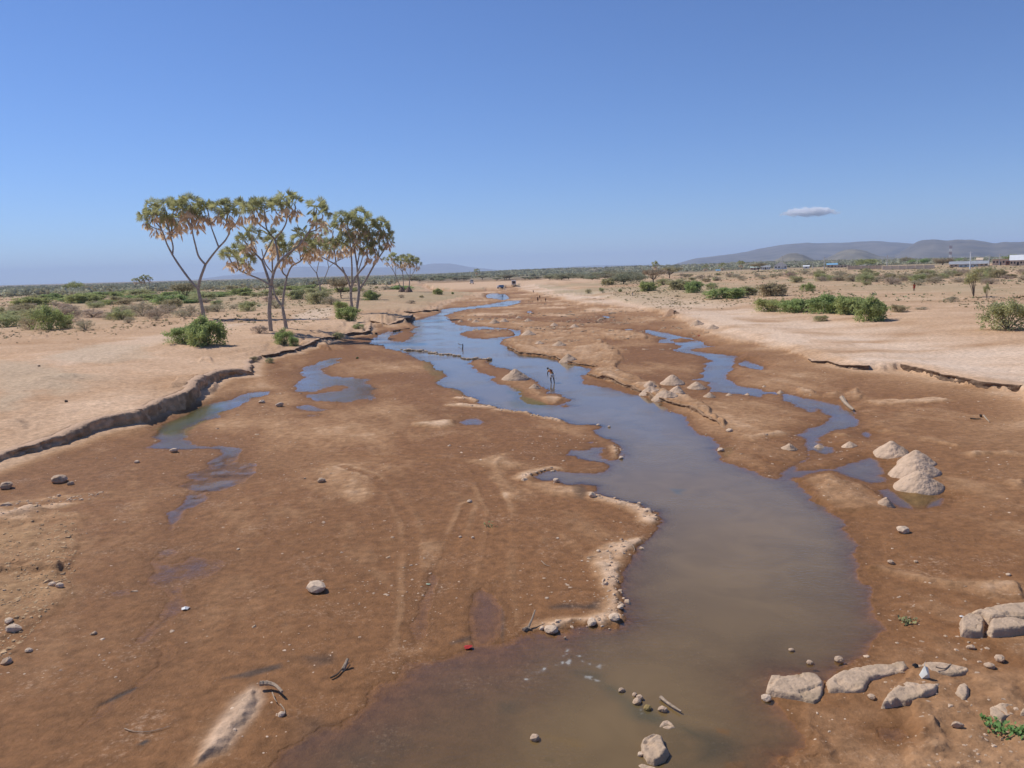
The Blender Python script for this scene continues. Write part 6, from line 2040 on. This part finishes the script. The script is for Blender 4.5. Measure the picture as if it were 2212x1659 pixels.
def house(f, x, y, w, h, d, label, wall, roof, kind='gable', rz=0., dep=None, nwin=3, rise=.35, cat='building'):
    """w,h in frame units; y is the base line"""
    p = world_at(f, x, y, d)
    k = pscale(f) * d / FPX
    Wd, Hh = w * k, h * k
    yb = onz  # base follows the terrain, raised if the picture shows it higher
    dd_ = ray(*px(f, x, y)); zb = CAM_H + dd_.z * d / math.hypot(dd_.x, dd_.y)
    Hh = Hh + max(0, zb - p.z)
    D = dep or max(5, Wd * .7)
    root = empty('house', p, rz - math.atan2(p.x, p.y))
    wh = Hh * (1 - rise)
    mb = MB(); mb.box((0, D / 2, wh / 2 - .2), (Wd, D, wh + .4))
    mb.build('wall', wall, root)
    rb = MB()
    ov = .35
    if kind == 'gable':      # ridge runs away from the viewer, gable faces us
        rb.tri_soup([(-Wd / 2, 0.02, wh), (Wd / 2, 0.02, wh), (0, 0.02, Hh - .1), (-Wd / 2, D, wh), (Wd / 2, D, wh), (0, D, Hh - .1)], [(0, 1, 2), (4, 3, 5)])
        rb.build('gable', wall, root)
        rb = MB()
        for s_ in (-1, 1):
            rb.tri_soup([(s_ * (Wd / 2 + ov), -ov, wh - .15), (s_ * (Wd / 2 + ov), D + ov, wh - .15), (0, D + ov, Hh), (0, -ov, Hh),
                         (s_ * (Wd / 2 + ov), -ov, wh), (s_ * (Wd / 2 + ov), D + ov, wh), (0, D + ov, Hh + .15), (0, -ov, Hh + .15)], [(0, 1, 2, 3), (4, 7, 6, 5), (0, 4, 5, 1), (3, 2, 6, 7), (0, 3, 7, 4), (1, 5, 6, 2)])
    elif kind == 'side':     # ridge across the view
        rb.tri_soup([(-Wd / 2 - ov, -ov, wh), (Wd / 2 + ov, -ov, wh), (Wd / 2 + ov, D / 2, Hh), (-Wd / 2 - ov, D / 2, Hh), (-Wd / 2 - ov, D + ov, wh), (Wd / 2 + ov, D + ov, wh)],
                    [(0, 1, 2, 3), (3, 2, 5, 4), (0, 3, 4), (1, 5, 2)])
    else:
        rb.box((0, D / 2, wh + .12), (Wd + 2 * ov, D + 2 * ov, .24))
    rb.build('roof', roof, root)
    for i in range(nwin):
        cx = (-.5 + (i + .5) / nwin) * Wd
        if i == nwin // 2 and nwin > 1:
            bevbox('door', (cx, -.02, min(2.1, wh * .8) / 2), (1.0, .1, min(2.1, wh * .8)), M_win, root, .02)
        else:
            fo_ = bevbox('window', (cx, -.02, wh * .55), (min(1.4, Wd / nwin * .5), .1, wh * .35), M_win, root, .02)
    return tag(root, label, cat)


house('A4', 160, 396, 96, 62, 700, 'white house with a pointed gable and dark windows at the left of the town', M_wallw, M_roofw, 'gable', nwin=4, rise=.5)
house('A4', 30, 398, 74, 34, 715, 'long low white house beside the pointed gable house', M_wallw, M_rooft, 'side', nwin=5)
house('A3', 2150, 402, 70, 30, 730, 'pale green roofed shed at the left end of the town', M_walls, mat('pale_green_roof', (.42, .52, .46), .6), 'side', nwin=3)
house('A3', 1832, 404, 34, 18, 820, 'small bright blue roofed hut left of the town', M_wallw, M_roofb, 'side', nwin=1)
house('A4', 382, 390, 46, 26, 720, 'small white kiosk right of the gable house', M_wallw, M_roofw, 'side', nwin=1)
house('A4', 605, 376, 78, 34, 760, 'light blue roofed building in the town', M_walls, M_roofb, 'side', nwin=3)
house('A4', 690, 384, 120, 24, 740, 'long brown shed with a dark roof edge in the town', M_walls, M_rooft, 'flat', nwin=5)
house('A4', 868, 402, 36, 26, 640, 'white square hut in the scrub', M_wallw, M_roofw, 'flat', nwin=1)
house('A4', 1785, 352, 250, 34, 560, 'long grey roofed hall behind the light pole', M_walls, M_rooft, 'side', nwin=9, rise=.5)
house('A4', 1780, 372, 120, 28, 540, 'low pale blue shed in front of the long hall', mat('paleblue_wall', (.46, .56, .62), .7), M_rooft, 'flat', nwin=4)
house('A4', 2060, 322, 100, 44, 600, 'flat pale building near the right edge', M_walls, M_walls, 'flat', nwin=5)
house('A4', 2212, 318, 100, 50, 560, 'white curved roof building cut by the right edge', M_walls, M_roofw, 'side', nwin=5, rise=.5)
house('A4', 1880, 306, 40, 20, 760, 'tiny cream house behind the long hall', M_wallw, M_walls, 'side', nwin=2)
house('A4', 2140, 325, 50, 30, 580, 'reddish brown shed between the pale building and the white roof', mat('rust_wall', (.28, .13, .09), .8), M_rooft, 'flat', nwin=2)


def wall(f, pts, d, h, label, m):
    root = None
    P_ = [world_at(f, x, y, d) for x, y in pts]
    o0 = P_[0].copy()
    root = empty('boundary_wall', o0)
    for a_, b_ in zip(P_, P_[1:]):
        c_ = (a_ + b_) / 2 - o0
        v = b_ - a_
        mb = MB(); mb.box((0, 0, 0), (v.length + .1, .25, h)); o = mb.build('wall_panel', m, root, loc=(c_.x, c_.y, c_.z + h / 2 - .2)); o.rotation_euler = (0, 0, math.atan2(v.y, v.x))
        mb = MB(); mb.box((0, 0, 0), (.45, .45, h + .4)); mb.build('pillar', m, root, loc=(a_.x - o0.x, a_.y - o0.y, a_.z - o0.z + h / 2 - .1))
    return tag(root, label, 'wall')


wall('A4', [(740, 372), (800, 370), (860, 369), (920, 368), (980, 367), (1040, 366)], 560, 2.3, 'sand coloured boundary wall before the dark green tree', M_walls)
wall('A4', [(1040, 380), (1110, 378), (1180, 377), (1250, 376), (1330, 375), (1400, 374), (1490, 372)], 520, 2.3, 'pale sand boundary wall right of centre in the town', mat('pale_wall', (.68, .57, .44), .9, .8, .15))


def pole(f, x, yb, yt, d, r, label, m, cat='pole', name='utility_pole', arms=True, bands=None):
    p = world_at(f, x, yb, d)
    dd_ = ray(*px(f, x, yt))
    zt = CAM_H + dd_.z * d / math.hypot(dd_.x, dd_.y)
    h = zt - p.z
    root = empty(name, p)
    if bands:
        n = 6
        for i in range(n):
            mb = MB()
            for s_ in (-1, 1):
                for t_ in (-1, 1):
                    mb.tube([(s_ * r, t_ * r, h * i / n), (s_ * r, t_ * r, h * (i + 1) / n)], [.16, .16], 5)
                mb.tube([(s_ * r, -r, h * i / n), (s_ * r, r, h * (i + 1) / n)], [.08, .08], 4)
                mb.tube([(-r, s_ * r, h * (i + 1) / n), (r, s_ * r, h * i / n)], [.08, .08], 4)
            mb.build('mast_section', bands[i % 2], root)
        mb = MB(); mb.tube([(0, 0, h), (0, 0, h + 2)], [.1, .05], 5); mb.build('antenna', m, root)
    else:
        mb = MB(); mb.tube([(0, 0, -.3), (0, 0, h)], [r, r * .65], 8); mb.build('post', m, root)
        if arms:
            mb = MB(); mb.box((0, 0, h - .5), (2.2, .14, .14)); mb.build('crossarm', m, root)
            for s_ in (-.95, 0, .95):
                mb = MB(); mb.tube([(s_, 0, h - .43), (s_, 0, h - .2)], [.06, .05], 6); mb.build('insulator', M_vwhite, root)
    return tag(root, label, cat)


M_pole = mat('pole_grey', (.52, .52, .50), .7)
M_polew = mat('pole_white', (.74, .76, .78), .5)
pole('A4', 175, 340, 268, 690, .36, 'thin pole rising behind the gable house', M_pole)
pole('A4', 538, 372, 275, 640, .36, 'grey utility pole left of the blue roofed building', M_pole)
pole('A4', 440, 372, 330, 700, .36, 'short faint pole in the town', M_pole)
pole('A4', 1080, 340, 262, 620, .36, 'grey utility pole behind the sand wall', M_pole)
pole('A4', 1625, 305, 178, 900, .8, 'red and white banded radio mast', M_polew, 'radio mast', 'radio_mast', bands=(M_vwhite, mat('mast_red', (.30, .22, .24), .7)))
pole('A4', 1797, 385, 232, 480, .34, 'tall white light pole in front of the long hall', M_polew, 'light pole', 'light_pole')
pole('A4', 1962, 330, 258, 600, .36, 'faint thin pole right of the light pole', M_pole)
pole('A4', 2052, 325, 250, 600, .36, 'thin pole beside the flat pale building', M_pole)

# ------------------------------------------------------------ hills
def hills(name, pts, d, depth, m, f=None, amp=.11, base=-20, seed=1):
    """ridge line measured in the picture; a real body of hills with spurs and gullies"""
    P_ = []
    for (f_, x, y) in pts:
        X, Y = px(f_, x, y)
        dd_ = ray(X, Y)
        hz_ = math.hypot(dd_.x, dd_.y)
        P_.append((math.atan2(dd_.x, dd_.y), CAM_H + dd_.z / hz_ * d))
    P_.sort()
    ta = np.linspace(P_[0][0], P_[-1][0], 260)
    zr = np.interp(ta, [a for a, b in P_], [b for a, b in P_])
    zr = np.convolve(np.pad(zr, 3, 'edge'), np.ones(7) / 7, 'valid')
    nj_ = 44
    V = []
    for j in range(nj_):
        v = j / (nj_ - 1) * 2 - 1            # -1 near foot .. 1 far foot
        dj = d + v * depth
        x = dj * np.sin(ta); y = dj * np.cos(ta)
        e = (1 - abs(v) ** 1.35)
        nz_ = fbm(x, y, depth * .55, 5, seed)
        gul = np.abs(fbm(x, y, depth * .3, 4, seed + 5))
        z = base + (zr - base) * np.clip(e + (nz_ * .22 - gul * .28) * (1 - e) * 2.0 * (abs(v) < .99) * (abs(v) ** .5), 0, 1) + (zr - base) * amp * fbm(x, y, depth * .12, 4, seed + 9) * e
        V.append(np.stack([x, y, z], 1))
    V = np.concatenate(V)
    n = len(ta)
    i = np.arange(nj_ - 1)[:, None] * n; j = np.arange(n - 1)[None, :]
    Fc = np.stack([(i + j).ravel(), (i + j + 1).ravel(), (i + n + j + 1).ravel(), (i + n + j).ravel()], 1)
    o = add_obj(name, np_mesh(name, V, Fc), m)
    return tag(o, kind='structure')


M_hill = mat('hill_scrub', (.120, .100, .075), .95, .0035, .5)
M_hill2 = mat('hill_scrub_near', (.165, .140, .095), .95, .006, .4)
M_hillf = mat('hill_far', (.14, .125, .105), .95, .002, .3)
hills('mountain_range', [('A3', 1350, 380), ('A3', 1450, 342), ('A3', 1640, 290), ('A3', 1850, 265), ('A3', 2050, 240), ('A3', 2212, 205), ('A4', 150, 180), ('A4', 350, 162), ('A4', 560, 160), ('A4', 750, 155), ('A4', 850, 140), ('A4', 1000, 133), ('A4', 1150, 148), ('A4', 1290, 160), ('A4', 1500, 175), ('A4', 2212, 200), ('A4', 2900, 220)], 13500, 3600, M_hill, seed=3)
hills('mountain_range', [('A4', 1150, 260), ('A4', 1250, 200), ('A4', 1340, 142), ('A4', 1400, 125), ('A4', 1500, 120), ('A4', 1600, 130), ('A4', 1700, 118), ('A4', 1800, 122), ('A4', 1900, 136), ('A4', 2000, 156), ('A4', 2100, 142), ('A4', 2212, 150), ('A4', 2500, 130), ('A4', 2900, 190)], 9800, 2300, M_hill, seed=13)
hills('hill', [('A4', 60, 330), ('A4', 120, 300), ('A4', 180, 268), ('A4', 240, 248), ('A4', 290, 242), ('A4', 350, 248), ('A4', 400, 272), ('A4', 450, 300), ('A4', 520, 330)], 5200, 700, M_hill2, seed=23)
hills('hill', [('A4', 470, 322), ('A4', 560, 280), ('A4', 620, 258), ('A4', 700, 220), ('A4', 760, 206), ('A4', 820, 206), ('A4', 880, 218), ('A4', 950, 248), ('A4', 1020, 270), ('A4', 1200, 285), ('A4', 1400, 290), ('A4', 2212, 290), ('A4', 2600, 290)], 6600, 1000, M_hill2, seed=33)
hills('low_rise', [('A2', 1500, 890), ('A2', 1800, 862), ('A3', 0, 392), ('A3', 500, 378), ('A3', 900, 370), ('A3', 1080, 348), ('A3', 1200, 345), ('A3', 1270, 358), ('A3', 1400, 385), ('A3', 1700, 400), ('A4', 200, 330), ('A4', 900, 330)], 3600, 900, M_hill2, seed=43)
hills('far_mountains', [('A1', 1300, 955), ('A1', 1600, 915), ('A1', 1900, 875), ('A2', 200, 830), ('A2', 380, 800), ('A2', 600, 790), ('A2', 900, 800), ('A2', 1150, 800), ('A2', 1400, 790), ('A2', 1600, 765), ('A2', 1700, 760), ('A2', 1850, 785), ('A2', 2000, 806), ('A2', 2212, 826), ('A3', 700, 350), ('A3', 1300, 340)], 26000, 3500, M_hillf, seed=53)

# ------------------------------------------------------------ small cloud
def cloud():
    D = 42000
    c_ = ray(*px('F', 1748, 458))
    c_ = CAMP + c_ * (D / c_.y)
    mb = MB()
    bm = bmesh.new()
    for (ox, oz, rx, rz_) in [(0, 0, 1250, 330), (-850, -120, 900, 190), (850, -60, 900, 200), (200, 180, 600, 230), (-300, 130, 500, 220)]:
        bm2 = bmesh.new()
        bmesh.ops.create_icosphere(bm2, subdivisions=3, radius=1)
        off = len(bm.verts)
        vs = [bm.verts.new((v.co.x * rx + ox, v.co.y * rx * .7, v.co.z * rz_ + oz)) for v in bm2.verts]
        for f_ in bm2.faces:
            bm.faces.new([vs[v.index] for v in f_.verts])
        bm2.free()
    me_ = bpy.data.meshes.new('cloud'); bm.to_mesh(me_); bm.free()
    m = bpy.data.materials.new('cloud_vapour')
    m.use_nodes = True
    N, Lk = m.node_tree.nodes, m.node_tree.links
    N.remove(N['Principled BSDF'])
    pv = N.new('ShaderNodeVolumePrincipled')
    pv.inputs['Color'].default_value = (1, 1, 1, 1)
    tc = N.new('ShaderNodeTexCoord')
    vm = N.new('ShaderNodeVectorMath'); vm.operation = 'MULTIPLY'; vm.inputs[1].default_value = (1 / 1500, 1 / 1100, 1 / 250)
    Lk.new(tc.outputs['Object'], vm.inputs[0])
    ln_ = N.new('ShaderNodeVectorMath'); ln_.operation = 'LENGTH'; Lk.new(vm.outputs[0], ln_.inputs[0])
    nz_ = N.new('ShaderNodeTexNoise'); nz_.inputs['Scale'].default_value = .0036; nz_.inputs['Detail'].default_value = 6; nz_.inputs['Roughness'].default_value = .65
    Lk.new(tc.outputs['Object'], nz_.inputs['Vector'])
    sb = N.new('ShaderNodeMath'); sb.operation = 'MULTIPLY'; sb.inputs[1].default_value = -1.; Lk.new(ln_.outputs['Value'], sb.inputs[0])
    a_ = N.new('ShaderNodeMath'); a_.operation = 'MULTIPLY_ADD'; a_.inputs[1].default_value = 2.3
    Lk.new(nz_.outputs['Fac'], a_.inputs[0]); Lk.new(sb.outputs[0], a_.inputs[2])
    mr = N.new('ShaderNodeMapRange'); mr.inputs[1].default_value = .30; mr.inputs[2].default_value = .85; mr.inputs[3].default_value = 0; mr.inputs[4].default_value = .018
    Lk.new(a_.outputs[0], mr.inputs[0]); Lk.new(mr.outputs[0], pv.inputs['Density'])
    Lk.new(pv.outputs[0], N['Material Output'].inputs['Volume'])
    o = add_obj('cloud', me_, m, loc=c_)
    tag(o, 'small white wisp of cloud alone above the hills at right', 'cloud')


cloud()

# ------------------------------------------------------------ haze
HZ = 5.4e-5
mb = MB()
mb.box((0, 8000, 340), (78000, 60000, 684))
hm = bpy.data.materials.new('haze_air')
hm.use_nodes = True
N = hm.node_tree.nodes
N.remove(N['Principled BSDF'])
pv = N.new('ShaderNodeVolumePrincipled')
pv.inputs['Color'].default_value = (.58, .73, 1.0, 1)
pv.inputs['Density'].default_value = HZ
pv.inputs['Anisotropy'].default_value = .0
hm.node_tree.links.new(pv.outputs[0], N['Material Output'].inputs['Volume'])
hz_o = mb.build('haze', hm)
tag(hz_o, kind='stuff')
